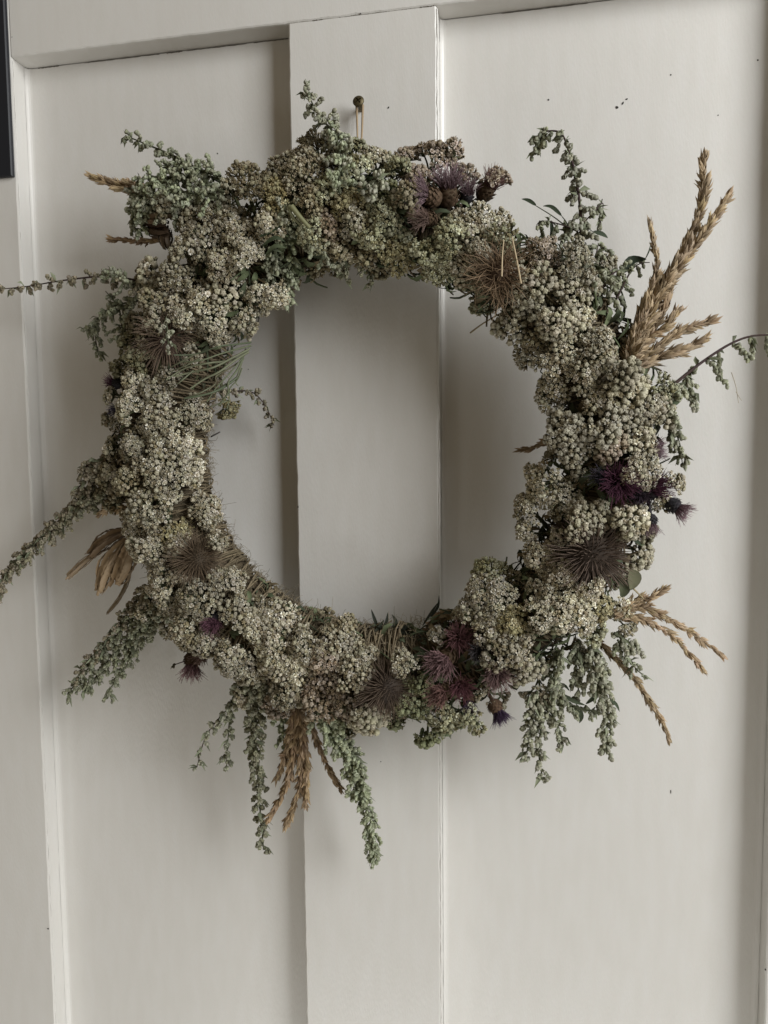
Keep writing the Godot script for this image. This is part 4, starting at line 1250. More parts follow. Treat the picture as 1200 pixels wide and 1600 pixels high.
	yarrow(Vector3(0.1433, 0.1023, 0.0423), Vector3(0.69, 0.46, 0.56), 0.0095, 0.00158, "m", "b", 0.74, false)
	yarrow(Vector3(0.0025, 0.1038, 0.0301), Vector3(0.05, -0.97, 0.24), 0.0094, 0.00157, "w", "w", 0.80, false)
	yarrow(Vector3(0.1549, 0.0522, 0.0483), Vector3(0.61, 0.21, 0.76), 0.0075, 0.00157, "m", "c", 0.78, false)
	yarrow(Vector3(-0.0402, -0.1096, 0.0285), Vector3(0.41, 0.90, 0.16), 0.0101, 0.00169, "m", "w", 0.32, false)
	yarrow(Vector3(-0.1738, 0.0490, 0.0501), Vector3(-0.58, 0.23, 0.78), 0.0103, 0.00167, "m", "o", 0.91, false)
	yarrow(Vector3(0.0669, -0.1577, 0.0492), Vector3(0.31, -0.50, 0.80), 0.0096, 0.00169, "m", "b", 0.67, false)
	yarrow(Vector3(-0.1070, 0.0186, 0.0120), Vector3(0.25, -0.9, 0.3), 0.0105, 0.0017, "o", "y", 0.4)
	straw([Vector3(-0.1146, 0.0399, 0.0200), Vector3(-0.1097, 0.0293, 0.0160), Vector3(-0.1079, 0.0230, 0.0130)], 0.0007, Color(0.12, 0.14, 0.08))
	teasel(Vector3(0.0776, 0.0917, 0.0694), Vector3(0.12, 0.05, 1), 0.0075, 0.0165, 330, 0.00026, 1.0, Color(0.13, 0.085, 0.05), Color(0.33, 0.235, 0.15), "tan spiny seed head with loose curling hooks")
	teasel(Vector3(0.1304, -0.0656, 0.0610), Vector3(-0.42, 0.08, 1), 0.0135, 0.0145, 520, 0.0003, 0.0, Color(0.075, 0.055, 0.042), Color(0.23, 0.17, 0.135), "large dark brown teasel with straight spines")
	teasel(Vector3(0.0105, -0.1494, 0.0631), Vector3(0.1, 0.35, 1), 0.0105, 0.0115, 520, 0.0002, 0.1, Color(0.085, 0.063, 0.045), Color(0.25, 0.185, 0.14))
	teasel(Vector3(-0.1111, -0.0730, 0.0624), Vector3(0.4, -0.1, 1), 0.0095, 0.0125, 480, 0.00018, 0.05, Color(0.11, 0.08, 0.052), Color(0.29, 0.215, 0.15))
	teasel(Vector3(-0.1272, 0.0640, 0.0622), Vector3(0.1, -0.85, 0.55), 0.008, 0.015, 360, 0.00024, 0.1, Color(0.1, 0.07, 0.05), Color(0.26, 0.19, 0.14))
	thistle(Vector3(0.0353, 0.1392, 0.0638), Vector3(-0.75, 0.1, 0.6), 0.01075, 0.675, 247, Color(0.125, 0.08, 0.09), Color(0.26, 0.185, 0.2), Color(0.085, 0.055, 0.035))
	thistle(Vector3(0.0481, 0.1452, 0.0568), Vector3(0.1, 0.85, 0.6), 0.01161, 0.6, 247, Color(0.125, 0.08, 0.09), Color(0.26, 0.185, 0.2), Color(0.085, 0.055, 0.035))
	thistle(Vector3(0.0358, 0.1255, 0.0655), Vector3(-0.5, -0.1, 0.8), 0.0086, 0.525, 171, Color(0.14, 0.09, 0.07), Color(0.28, 0.2, 0.17), Color(0.085, 0.055, 0.035))
	thistle(Vector3(0.0711, 0.1484, 0.0438), Vector3(0.55, 0.55, 0.45), 0.00989, 0.45, 209, Color(0.14, 0.07, 0.07), Color(0.27, 0.17, 0.15), Color(0.085, 0.055, 0.035))
	thistle(Vector3(0.0586, 0.1436, 0.0504), Vector3(0.3, 0.5, 0.8), 0.00774, 0.525, 152, Color(0.125, 0.08, 0.09), Color(0.26, 0.185, 0.2), Color(0.032, 0.03, 0.034))
	thistle(Vector3(0.1440, -0.0253, 0.0652), Vector3(0.1, 0, 1), 0.01161, 0.825, 323, Color(0.05, 0.018, 0.032), Color(0.105, 0.04, 0.065), Color(0.032, 0.03, 0.034), "deep magenta thistle bloom facing forward")
	thistle(Vector3(0.1644, -0.0286, 0.0563), Vector3(0.5, 0.35, 0.7), 0.00989, 0.525, 228, Color(0.05, 0.018, 0.032), Color(0.105, 0.04, 0.065), Color(0.032, 0.03, 0.034))
	thistle(Vector3(0.1623, -0.0080, 0.0590), Vector3(0.9, 0.15, 0.3), 0.00817, 0.4125, 171, Color(0.1, 0.05, 0.09), Color(0.26, 0.185, 0.2), Color(0.032, 0.03, 0.034))
	thistle(Vector3(0.1804, -0.0417, 0.0406), Vector3(0.75, -0.55, 0.3), 0.00817, 0.525, 171, Color(0.11, 0.06, 0.07), Color(0.25, 0.16, 0.18), Color(0.032, 0.03, 0.034))
	thistle(Vector3(0.1639, -0.0501, 0.0525), Vector3(0.1, -0.95, 0.3), 0.00645, 0.45, 152, Color(0.1, 0.05, 0.06), Color(0.26, 0.185, 0.2), Color(0.032, 0.03, 0.034))
	thistle(Vector3(0.1349, -0.0221, 0.0654), Vector3(-0.5, 0.2, 0.8), 0.00774, 0.3, 114, Color(0.032, 0.03, 0.034), Color(0.07, 0.06, 0.08), Color(0.032, 0.03, 0.034))
	thistle(Vector3(0.1562, -0.0331, 0.0611), Vector3(0.1, -0.4, 0.9), 0.00774, 0.3, 114, Color(0.032, 0.03, 0.034), Color(0.08, 0.05, 0.07), Color(0.032, 0.03, 0.034))
	thistle(Vector3(-0.1730, 0.0399, 0.0486), Vector3(-0.8, 0.3, 0.3), 0.00602, 0.375, 133, Color(0.05, 0.018, 0.032), Color(0.105, 0.04, 0.065), Color(0.032, 0.03, 0.034))
	thistle(Vector3(-0.1624, 0.0216, 0.0611), Vector3(-0.7, -0.1, 0.5), 0.00688, 0.225, 95, Color(0.032, 0.03, 0.034), Color(0.07, 0.06, 0.09), Color(0.032, 0.03, 0.034))
	thistle(Vector3(-0.0996, -0.1126, 0.0655), Vector3(0.1, -0.3, 0.9), 0.00817, 0.525, 190, Color(0.05, 0.018, 0.032), Color(0.2, 0.1, 0.13), Color(0.032, 0.03, 0.034))
	thistle(Vector3(-0.1224, -0.1458, 0.0504), Vector3(0.1, -0.8, 0.5), 0.00989, 0.45, 209, Color(0.12, 0.06, 0.065), Color(0.24, 0.15, 0.15), Color(0.085, 0.055, 0.035))
	thistle(Vector3(-0.1118, -0.1363, 0.0552), Vector3(-0.2, -0.3, 0.8), 0.00774, 0.375, 133, Color(0.12, 0.07, 0.06), Color(0.25, 0.17, 0.14), Color(0.085, 0.055, 0.035))
	thistle(Vector3(0.0458, -0.1310, 0.0649), Vector3(-0.35, -0.35, 0.85), 0.01161, 0.6375, 285, Color(0.11, 0.055, 0.058), Color(0.26, 0.165, 0.165), Color(0.085, 0.055, 0.035), "dusty pink thistle bloom with spread petals")
	thistle(Vector3(0.0539, -0.1175, 0.0622), Vector3(0.2, 0.3, 0.9), 0.00989, 0.6, 209, Color(0.085, 0.035, 0.038), Color(0.17, 0.085, 0.085), Color(0.085, 0.055, 0.035))
	thistle(Vector3(0.0441, -0.1507, 0.0644), Vector3(-0.5, -0.2, 0.7), 0.00989, 0.6, 209, Color(0.1, 0.045, 0.04), Color(0.24, 0.14, 0.12), Color(0.085, 0.055, 0.035))
	thistle(Vector3(0.0556, -0.1463, 0.0644), Vector3(0.3, -0.1, 0.9), 0.00903, 0.675, 209, Color(0.09, 0.035, 0.04), Color(0.18, 0.08, 0.09), Color(0.085, 0.055, 0.035))
	thistle(Vector3(0.0767, -0.1376, 0.0639), Vector3(0.2, -0.25, 0.9), 0.01075, 0.6, 247, Color(0.09, 0.05, 0.05), Color(0.25, 0.165, 0.155), Color(0.085, 0.055, 0.035))
	thistle(Vector3(0.0766, -0.1669, 0.0461), Vector3(0.45, -0.75, 0.3), 0.00817, 0.2625, 323, Color(0.042, 0.026, 0.05), Color(0.08, 0.05, 0.09), Color(0.11, 0.07, 0.045), "violet tight thistle brush")
	thistle(Vector3(0.0601, -0.1578, 0.0593), Vector3(0.1, -0.5, 0.7), 0.00688, 0.2625, 171, Color(0.04, 0.025, 0.045), Color(0.07, 0.045, 0.07), Color(0.085, 0.055, 0.035))
	thistle(Vector3(0.0663, -0.1247, 0.0653), Vector3(0.1, 0.1, 0.9), 0.0086, 0.375, 114, Color(0.032, 0.03, 0.034), Color(0.085, 0.075, 0.075), Color(0.032, 0.03, 0.034))
	mugwort([Vector3(-0.0123, 0.1527, 0.0660), Vector3(-0.0173, 0.1770, 0.0600), Vector3(-0.0290, 0.1928, 0.0550), Vector3(-0.0381, 0.2105, 0.0500)], 0.0009, 0.0027, 0.01121, 13, 0.001767, Color(1.0, 1.02, 1.0), Color(0.07, 0.075, 0.045), 0.15, false, 0.3)
	mugwort([Vector3(-0.0133, 0.1425, 0.0700), Vector3(-0.0135, 0.1611, 0.0680), Vector3(-0.0171, 0.1834, 0.0620)], 0.0009, 0.0027, 0.0118, 14, 0.001767, Color(1.02, 1.12, 1.0), Color(0.07, 0.075, 0.045), 0.3, false, 0.3)
	mugwort([Vector3(-0.0939, 0.1606, 0.0500), Vector3(-0.1234, 0.1790, 0.0450), Vector3(-0.1454, 0.1905, 0.0400), Vector3(-0.1654, 0.2005, 0.0350)], 0.0009, 0.00342, 0.00767, 9, 0.001767, Color(0.82, 0.86, 0.8), Color(0.07, 0.075, 0.045), 0.1, false, 0.6)
	mugwort([Vector3(-0.0917, 0.1626, 0.0550), Vector3(-0.1170, 0.1712, 0.0500), Vector3(-0.1367, 0.1745, 0.0450)], 0.0009, 0.00288, 0.01298, 13, 0.001674, Color(0.82, 0.86, 0.8), Color(0.07, 0.075, 0.045), 0.2, false, 0.3)
	mugwort([Vector3(-0.1106, 0.1640, 0.0550), Vector3(-0.1415, 0.1638, 0.0450), Vector3(-0.1608, 0.1522, 0.0350), Vector3(-0.1631, 0.1414, 0.0300)], 0.0009, 0.00288, 0.0118, 13, 0.001674, Color(1.02, 1.12, 1.0), Color(0.07, 0.075, 0.045), 0.5, false, 0.3)
	mugwort([Vector3(-0.1151, 0.1547, 0.0550), Vector3(-0.1392, 0.1542, 0.0500), Vector3(-0.1599, 0.1628, 0.0400)], 0.0009, 0.00288, 0.0118, 13, 0.001674, Color(1.0, 1.02, 1.0), Color(0.07, 0.075, 0.045), 0.5, false, 0.3)
	mugwort([Vector3(-0.0878, 0.1512, 0.0600), Vector3(-0.1051, 0.1588, 0.0580), Vector3(-0.1233, 0.1650, 0.0550)], 0.0009, 0.00306, 0.01121, 14, 0.001674, Color(0.82, 0.86, 0.8), Color(0.07, 0.075, 0.045), 0.35, false, 0.2)
	mugwort([Vector3(-0.0920, 0.1477, 0.0600), Vector3(-0.1128, 0.1530, 0.0600), Vector3(-0.1342, 0.1600, 0.0550)], 0.0009, 0.00306, 0.01121, 14, 0.001674, Color(1.02, 1.12, 1.0), Color(0.07, 0.075, 0.045), 0.35, false, 0.2)
	mugwort([Vector3(-0.1086, 0.1527, 0.0600), Vector3(-0.1275, 0.1515, 0.0560), Vector3(-0.1456, 0.1586, 0.0500)], 0.0009, 0.00306, 0.01121, 14, 0.001674, Color(0.82, 0.86, 0.8), Color(0.07, 0.075, 0.045), 0.35, false, 0.2)
	mugwort([Vector3(-0.0979, 0.1649, 0.0550), Vector3(-0.1118, 0.1701, 0.0520), Vector3(-0.1255, 0.1735, 0.0500)], 0.0009, 0.00306, 0.01121, 14, 0.001674, Color(1.02, 1.12, 1.0), Color(0.07, 0.075, 0.045), 0.35, false, 0.2)
	mugwort([Vector3(-0.1220, 0.1581, 0.0580), Vector3(-0.1399, 0.1673, 0.0520), Vector3(-0.1522, 0.1656, 0.0480)], 0.0009, 0.00306, 0.01121, 14, 0.001674, Color(1.02, 1.12, 1.0), Color(0.07, 0.075, 0.045), 0.35, false, 0.2)
	mugwort([Vector3(-0.1139, 0.1460, 0.0580), Vector3(-0.1373, 0.1462, 0.0500), Vector3(-0.1536, 0.1511, 0.0440)], 0.0009, 0.00306, 0.01121, 14, 0.001674, Color(0.82, 0.86, 0.8), Color(0.07, 0.075, 0.045), 0.35, false, 0.2)
	mugwort([Vector3(-0.1413, 0.1582, 0.0500), Vector3(-0.1538, 0.1525, 0.0460), Vector3(-0.1583, 0.1419, 0.0420)], 0.0009, 0.00306, 0.01121, 14, 0.001674, Color(0.82, 0.86, 0.8), Color(0.07, 0.075, 0.045), 0.35, false, 0.2)
	mugwort([Vector3(-0.1458, 0.1546, 0.0500), Vector3(-0.1497, 0.1442, 0.0460), Vector3(-0.1521, 0.1366, 0.0420)], 0.0009, 0.00306, 0.01121, 14, 0.001674, Color(1.02, 1.12, 1.0), Color(0.07, 0.075, 0.045), 0.35, false, 0.2)
	mugwort([Vector3(0.1219, 0.0941, 0.0600), Vector3(0.1232, 0.1213, 0.0500), Vector3(0.1211, 0.1443, 0.0450), Vector3(0.1169, 0.1642, 0.0400), Vector3(0.1118, 0.1777, 0.0360), Vector3(0.1023, 0.1804, 0.0340)], 0.0011, 0.00324, 0.01062, 13, 0.00186, Color(0.82, 0.86, 0.8), Color(0.05, 0.032, 0.03), 0.9, true, 0.3)
	mugwort([Vector3(0.1023, 0.1804, 0.0340), Vector3(0.0979, 0.1746, 0.0340), Vector3(0.0968, 0.1681, 0.0340)], 0.0004, 0.00252, 0.0059, 9, 0.001953, Color(0.82, 0.86, 0.8), Color(0.05, 0.032, 0.03), 0.9, true, 0.3)
	mugwort([Vector3(0.1221, 0.1023, 0.0550), Vector3(0.1169, 0.1110, 0.0500), Vector3(0.1151, 0.1182, 0.0500)], 0.0006, 0.0036, 0.01416, 13, 0.00186, Color(0.82, 0.86, 0.8), Color(0.05, 0.032, 0.03), 0.6, false, 0.3)
	mugwort([Vector3(0.1257, 0.0915, 0.0550), Vector3(0.1312, 0.1030, 0.0500), Vector3(0.1332, 0.1113, 0.0450)], 0.0006, 0.00306, 0.01416, 14, 0.00186, Color(0.82, 0.86, 0.8), Color(0.05, 0.032, 0.03), 0.7, false, 0.3)
	mugwort([Vector3(0.1215, 0.1171, 0.0500), Vector3(0.1133, 0.1218, 0.0480), Vector3(0.1018, 0.1259, 0.0450), Vector3(0.0982, 0.1244, 0.0420)], 0.0005, 0.0063, 0.0118, 11, 0.001767, Color(0.82, 0.86, 0.8), Color(0.05, 0.032, 0.03), 1, true, 0.3)
	mugwort([Vector3(0.1236, 0.1213, 0.0500), Vector3(0.1294, 0.1274, 0.0460), Vector3(0.1357, 0.1342, 0.0420), Vector3(0.1338, 0.1198, 0.0400)], 0.0005, 0.00495, 0.00708, 9, 0.001767, Color(0.82, 0.86, 0.8), Color(0.05, 0.032, 0.03), 0.9, true, 0.3)
	mugwort([Vector3(0.1311, 0.0770, 0.0550), Vector3(0.1401, 0.0918, 0.0500), Vector3(0.1475, 0.0961, 0.0450)], 0.0008, 0.00306, 0.01416, 14, 0.00186, Color(0.82, 0.86, 0.8), Color(0.05, 0.032, 0.03), 0.7, false, 0.3)
	mugwort([Vector3(0.1432, 0.0784, 0.0450), Vector3(0.1521, 0.0961, 0.0360), Vector3(0.1578, 0.1014, 0.0320), Vector3(0.1635, 0.1023, 0.0300)], 0.0006, 0.0054, 0.00708, 9, 0.001674, Color(0.82, 0.86, 0.8), Color(0.05, 0.032, 0.03), 0.7, false, 0.3)
	mugwort([Vector3(0.1631, 0.0189, 0.0550), Vector3(0.1782, 0.0319, 0.0450), Vector3(0.1921, 0.0428, 0.0400), Vector3(0.2074, 0.0527, 0.0350), Vector3(0.2200, 0.0573, 0.0320), Vector3(0.2342, 0.0578, 0.0300)], 0.0012, 0.00882, 0.01711, 25, 0.00186, Color(0.82, 0.86, 0.8), Color(0.05, 0.032, 0.03), 1.1, true, 0.3)
	mugwort([Vector3(0.1630, 0.0225, 0.0550), Vector3(0.1790, 0.0301, 0.0450), Vector3(0.1854, 0.0285, 0.0400), Vector3(0.1870, 0.0211, 0.0400)], 0.0008, 0.00306, 0.0118, 14, 0.001953, Color(1.0, 1.02, 1.0), Color(0.07, 0.075, 0.045), 0.8, true, 0.3)
	mugwort([Vector3(0.1725, 0.0154, 0.0500), Vector3(0.1781, 0.0010, 0.0450), Vector3(0.1824, -0.0119, 0.0420)], 0.0007, 0.00432, 0.00708, 11, 0.001953, Color(1.0, 1.02, 1.0), Color(0.07, 0.075, 0.045), 0.8, true, 0.3)
	mugwort([Vector3(0.1709, 0.0082, 0.0500), Vector3(0.1799, -0.0082, 0.0440), Vector3(0.1818, -0.0156, 0.0420)], 0.0006, 0.0054, 0.00708, 7, 0.001767, Color(0.82, 0.86, 0.8), Color(0.07, 0.075, 0.045), 0.8, false, 0.3)
	mugwort([Vector3(-0.1477, 0.1031, 0.0500), Vector3(-0.1833, 0.1114, 0.0350), Vector3(-0.2187, 0.1122, 0.0280), Vector3(-0.2526, 0.1109, 0.0220), Vector3(-0.2765, 0.1107, 0.0200)], 0.0008, 0.00558, 0.00885, 11, 0.001767, Color(0.78, 0.7, 0.66), Color(0.05, 0.032, 0.03), 0.4, false, 0.6)
	mugwort([Vector3(-0.1479, 0.0971, 0.0500), Vector3(-0.1700, 0.1100, 0.0420), Vector3(-0.1825, 0.1161, 0.0360)], 0.0008, 0.00324, 0.01416, 14, 0.001674, Color(0.82, 0.86, 0.8), Color(0.05, 0.032, 0.03), 0.4, false, 0.3)
	mugwort([Vector3(-0.1553, 0.0923, 0.0450), Vector3(-0.1794, 0.0911, 0.0350), Vector3(-0.1959, 0.0824, 0.0280), Vector3(-0.1982, 0.0636, 0.0240)], 0.0008, 0.00378, 0.01062, 11, 0.001674, Color(0.82, 0.86, 0.8), Color(0.07, 0.075, 0.045), 0.8, false, 0.5)
	mugwort([Vector3(-0.1535, 0.0800, 0.0450), Vector3(-0.1680, 0.0731, 0.0400), Vector3(-0.1742, 0.0907, 0.0360), Vector3(-0.1843, 0.1020, 0.0340)], 0.0008, 0.00405, 0.0118, 11, 0.001674, Color(0.82, 0.86, 0.8), Color(0.07, 0.075, 0.045), 0.6, false, 0.3)
	mugwort([Vector3(-0.1959, 0.0824, 0.0280), Vector3(-0.2031, 0.0787, 0.0260), Vector3(-0.2090, 0.0800, 0.0250)], 0.0005, 0.00315, 0.0059, 7, 0.001581, Color(0.82, 0.86, 0.8), Color(0.07, 0.075, 0.045), 0.4, false, 0.3)
	mugwort([Vector3(-0.1616, -0.0279, 0.0500), Vector3(-0.1856, -0.0175, 0.0400), Vector3(-0.2064, -0.0373, 0.0350), Vector3(-0.2339, -0.0578, 0.0320), Vector3(-0.2590, -0.0765, 0.0300), Vector3(-0.2753, -0.0932, 0.0280), Vector3(-0.2830, -0.1101, 0.0260)], 0.0013, 0.00216, 0.01003, 14, 0.001767, Color(0.78, 0.7, 0.66), Color(0.05, 0.032, 0.03), 0.45, false, 0.5)
	mugwort([Vector3(-0.1636, -0.0195, 0.0500), Vector3(-0.1865, -0.0102, 0.0420), Vector3(-0.2060, -0.0175, 0.0380)], 0.001, 0.00234, 0.0118, 14, 0.001767, Color(0.78, 0.7, 0.66), Color(0.05, 0.032, 0.03), 0.5, false, 0.5)
	mugwort([Vector3(-0.1714, -0.0281, 0.0450), Vector3(-0.1936, -0.0370, 0.0400), Vector3(-0.2159, -0.0461, 0.0360)], 0.001, 0.00252, 0.0118, 14, 0.001674, Color(0.68, 0.68, 0.62), Color(0.05, 0.032, 0.03), 0.5, false, 0.5)
	mugwort([Vector3(-0.1669, -0.0324, 0.0450), Vector3(-0.1860, -0.0262, 0.0400), Vector3(-0.2110, -0.0461, 0.0360), Vector3(-0.2378, -0.0643, 0.0340), Vector3(-0.2665, -0.0880, 0.0310)], 0.001, 0.00243, 0.01062, 14, 0.001674, Color(0.85, 0.8, 0.74), Color(0.05, 0.032, 0.03), 0.45, false, 0.5)
	mugwort([Vector3(-0.1642, -0.0217, 0.0450), Vector3(-0.1807, -0.0132, 0.0440), Vector3(-0.1977, -0.0218, 0.0400), Vector3(-0.2115, -0.0328, 0.0380)], 0.001, 0.00243, 0.0118, 14, 0.001674, Color(0.78, 0.7, 0.66), Color(0.05, 0.032, 0.03), 0.5, false, 0.5)
	mugwort([Vector3(-0.1296, -0.0920, 0.0550), Vector3(-0.1534, -0.1051, 0.0450), Vector3(-0.1805, -0.1277, 0.0360), Vector3(-0.2046, -0.1505, 0.0300), Vector3(-0.2310, -0.1785, 0.0260)], 0.0011, 0.00252, 0.0118, 13, 0.001674, Color(0.82, 0.86, 0.8), Color(0.07, 0.075, 0.045), 0.4, false, 0.4)
	mugwort([Vector3(-0.1277, -0.1003, 0.0550), Vector3(-0.1513, -0.1115, 0.0450), Vector3(-0.1760, -0.1342, 0.0360), Vector3(-0.1973, -0.1548, 0.0300), Vector3(-0.2192, -0.1765, 0.0260)], 0.001, 0.0027, 0.0118, 13, 0.001674, Color(0.82, 0.86, 0.8), Color(0.07, 0.075, 0.045), 0.5, false, 0.4)
	mugwort([Vector3(-0.1255, -0.1024, 0.0550), Vector3(-0.1477, -0.1136, 0.0450), Vector3(-0.1688, -0.1362, 0.0360), Vector3(-0.1877, -0.1589, 0.0300), Vector3(-0.1993, -0.1801, 0.0260)], 0.001, 0.00306, 0.00944, 11, 0.001674, Color(0.82, 0.86, 0.8), Color(0.07, 0.075, 0.045), 0.6, false, 0.4)
	mugwort([Vector3(-0.1352, -0.0858, 0.0550), Vector3(-0.1602, -0.1010, 0.0450), Vector3(-0.1917, -0.1353, 0.0340), Vector3(-0.2122, -0.1532, 0.0300), Vector3(-0.2215, -0.1657, 0.0280)], 0.001, 0.00306, 0.00944, 11, 0.001674, Color(0.78, 0.7, 0.66), Color(0.07, 0.075, 0.045), 0.5, false, 0.4)
	mugwort([Vector3(-0.1468, -0.1136, 0.0450), Vector3(-0.1639, -0.1262, 0.0400), Vector3(-0.1738, -0.1395, 0.0360)], 0.001, 0.0027, 0.0118, 13, 0.001674, Color(0.82, 0.86, 0.8), Color(0.07, 0.075, 0.045), 0.6, false, 0.4)
	mugwort([Vector3(-0.0721, -0.1505, 0.0550), Vector3(-0.0872, -0.1650, 0.0450), Vector3(-0.1061, -0.1807, 0.0360), Vector3(-0.1232, -0.2009, 0.0300), Vector3(-0.1320, -0.2246, 0.0270)], 0.0007, 0.00468, 0.00531, 9, 0.001767, Color(1.0, 1.02, 1.0), Color(0.05, 0.032, 0.03), 0.5, false, 0.4)
	mugwort([Vector3(-0.0849, -0.1526, 0.0500), Vector3(-0.0987, -0.1693, 0.0400), Vector3(-0.1044, -0.1893, 0.0340), Vector3(-0.1088, -0.2217, 0.0300)], 0.0007, 0.00378, 0.00708, 11, 0.001767, Color(0.82, 0.86, 0.8), Color(0.07, 0.075, 0.045), 0.5, false, 0.5)
	mugwort([Vector3(-0.0698, -0.1463, 0.0550), Vector3(-0.0805, -0.1646, 0.0450), Vector3(-0.0860, -0.1912, 0.0380), Vector3(-0.0850, -0.2192, 0.0340), Vector3(-0.0850, -0.2474, 0.0310), Vector3(-0.0840, -0.2798, 0.0280)], 0.001, 0.00324, 0.01003, 13, 0.001953, Color(0.68, 0.68, 0.62), Color(0.07, 0.075, 0.045), 0.5, true, 0.7)
	mugwort([Vector3(-0.0677, -0.1462, 0.0550), Vector3(-0.0783, -0.1645, 0.0450), Vector3(-0.0829, -0.1859, 0.0400), Vector3(-0.0868, -0.2096, 0.0360)], 0.001, 0.0027, 0.0118, 13, 0.00186, Color(0.68, 0.68, 0.62), Color(0.07, 0.075, 0.045), 0.5, false, 0.7)
	mugwort([Vector3(-0.0692, -0.1721, 0.0400), Vector3(-0.0664, -0.1863, 0.0360), Vector3(-0.0661, -0.2024, 0.0340)], 0.0007, 0.00324, 0.00944, 11, 0.001767, Color(1.02, 1.12, 1.0), Color(0.07, 0.075, 0.045), 0.6, false, 0.3)
	mugwort([Vector3(-0.0270, -0.1597, 0.0580), Vector3(-0.0265, -0.1789, 0.0500), Vector3(-0.0192, -0.2047, 0.0420), Vector3(-0.0140, -0.2232, 0.0380), Vector3(-0.0074, -0.2484, 0.0340), Vector3(-0.0058, -0.2775, 0.0310)], 0.001, 0.00189, 0.01239, 14, 0.001767, Color(1.02, 1.12, 1.0), Color(0.07, 0.075, 0.045), 0.6, true, 0.15)
	mugwort([Vector3(-0.0312, -0.1620, 0.0580), Vector3(-0.0295, -0.1812, 0.0500), Vector3(-0.0186, -0.1975, 0.0440), Vector3(-0.0113, -0.2178, 0.0400), Vector3(-0.0141, -0.2318, 0.0380)], 0.001, 0.00198, 0.01416, 16, 0.001767, Color(1.02, 1.12, 1.0), Color(0.07, 0.075, 0.045), 0.6, false, 0.15)
	mugwort([Vector3(0.0997, -0.1516, 0.0500), Vector3(0.1025, -0.1740, 0.0420), Vector3(0.1015, -0.1939, 0.0380), Vector3(0.1040, -0.2126, 0.0350)], 0.0009, 0.00306, 0.01003, 13, 0.001767, Color(1.0, 1.02, 1.0), Color(0.07, 0.075, 0.045), 0.6, false, 0.3)
	mugwort([Vector3(0.0986, -0.1556, 0.0500), Vector3(0.0960, -0.1785, 0.0420), Vector3(0.0937, -0.1985, 0.0380)], 0.0008, 0.00306, 0.00885, 11, 0.001767, Color(1.0, 1.02, 1.0), Color(0.07, 0.075, 0.045), 0.6, false, 0.3)
	mugwort([Vector3(0.1043, -0.1573, 0.0500), Vector3(0.1121, -0.1734, 0.0420), Vector3(0.1161, -0.1860, 0.0400)], 0.0008, 0.00324, 0.00944, 11, 0.001767, Color(1.0, 1.02, 1.0), Color(0.07, 0.075, 0.045), 0.6, false, 0.3)
	mugwort([Vector3(0.1337, -0.1189, 0.0500), Vector3(0.1373, -0.1398, 0.0440), Vector3(0.1418, -0.1651, 0.0380), Vector3(0.1421, -0.1915, 0.0340)], 0.001, 0.00243, 0.01239, 16, 0.00186, Color(1.0, 1.02, 1.0), Color(0.07, 0.075, 0.045), 0.7, true, 0.3)
	mugwort([Vector3(0.1300, -0.1229, 0.0500), Vector3(0.1343, -0.1435, 0.0450), Vector3(0.1405, -0.1605, 0.0400)], 0.001, 0.00252, 0.01416, 16, 0.00186, Color(1.0, 1.02, 1.0), Color(0.07, 0.075, 0.045), 0.7, false, 0.3)
	mugwort([Vector3(0.1245, -0.1193, 0.0500), Vector3(0.1231, -0.1384, 0.0440), Vector3(0.1254, -0.1554, 0.0400)], 0.0009, 0.00306, 0.00944, 13, 0.001767, Color(0.82, 0.86, 0.8), Color(0.07, 0.075, 0.045), 0.7, false, 0.3)
	mugwort([Vector3(0.1079, -0.1414, 0.0500), Vector3(0.1158, -0.1586, 0.0440), Vector3(0.1302, -0.1644, 0.0420), Vector3(0.1349, -0.1628, 0.0400)], 0.0009, 0.00324, 0.01062, 13, 0.001767, Color(0.82, 0.86, 0.8), Color(0.07, 0.075, 0.045), 0.8, false, 0.3)
	mugwort([Vector3(0.1151, -0.1223, 0.0550), Vector3(0.1099, -0.1405, 0.0460), Vector3(0.1128, -0.1580, 0.0400)], 0.0009, 0.00306, 0.01062, 13, 0.001767, Color(0.82, 0.86, 0.8), Color(0.07, 0.075, 0.045), 0.7, false, 0.3)
	mugwort([Vector3(0.1445, -0.1147, 0.0500), Vector3(0.1543, -0.1215, 0.0440), Vector3(0.1603, -0.1262, 0.0400)], 0.0009, 0.00288, 0.01062, 13, 0.00186, Color(1.0, 1.02, 1.0), Color(0.07, 0.075, 0.045), 0.6, false, 0.3)
	mugwort([Vector3(0.1464, -0.1184, 0.0500), Vector3(0.1568, -0.1361, 0.0400), Vector3(0.1630, -0.1428, 0.0360)], 0.0007, 0.00405, 0.00826, 9, 0.001674, Color(0.82, 0.86, 0.8), Color(0.07, 0.075, 0.045), 0.6, false, 0.3)
	mugwort([Vector3(0.1101, -0.0891, 0.0700), Vector3(0.1127, -0.1023, 0.0680), Vector3(0.1110, -0.1103, 0.0660)], 0.0007, 0.0027, 0.00708, 9, 0.001674, Color(0.82, 0.86, 0.8), Color(0.07, 0.075, 0.045), 0.5, false, 0.3)
	mugwort([Vector3(-0.1126, 0.0369, 0.0300), Vector3(-0.1087, 0.0348, 0.0180), Vector3(-0.0933, 0.0351, 0.0080), Vector3(-0.0844, 0.0252, 0.0040), Vector3(-0.0797, 0.0120, 0.0010)], 0.0006, 0.00378, 0.00531, 9, 0.001767, Color(0.75, 0.68, 0.66), Color(0.05, 0.032, 0.03), 0.2, false, 0.6)
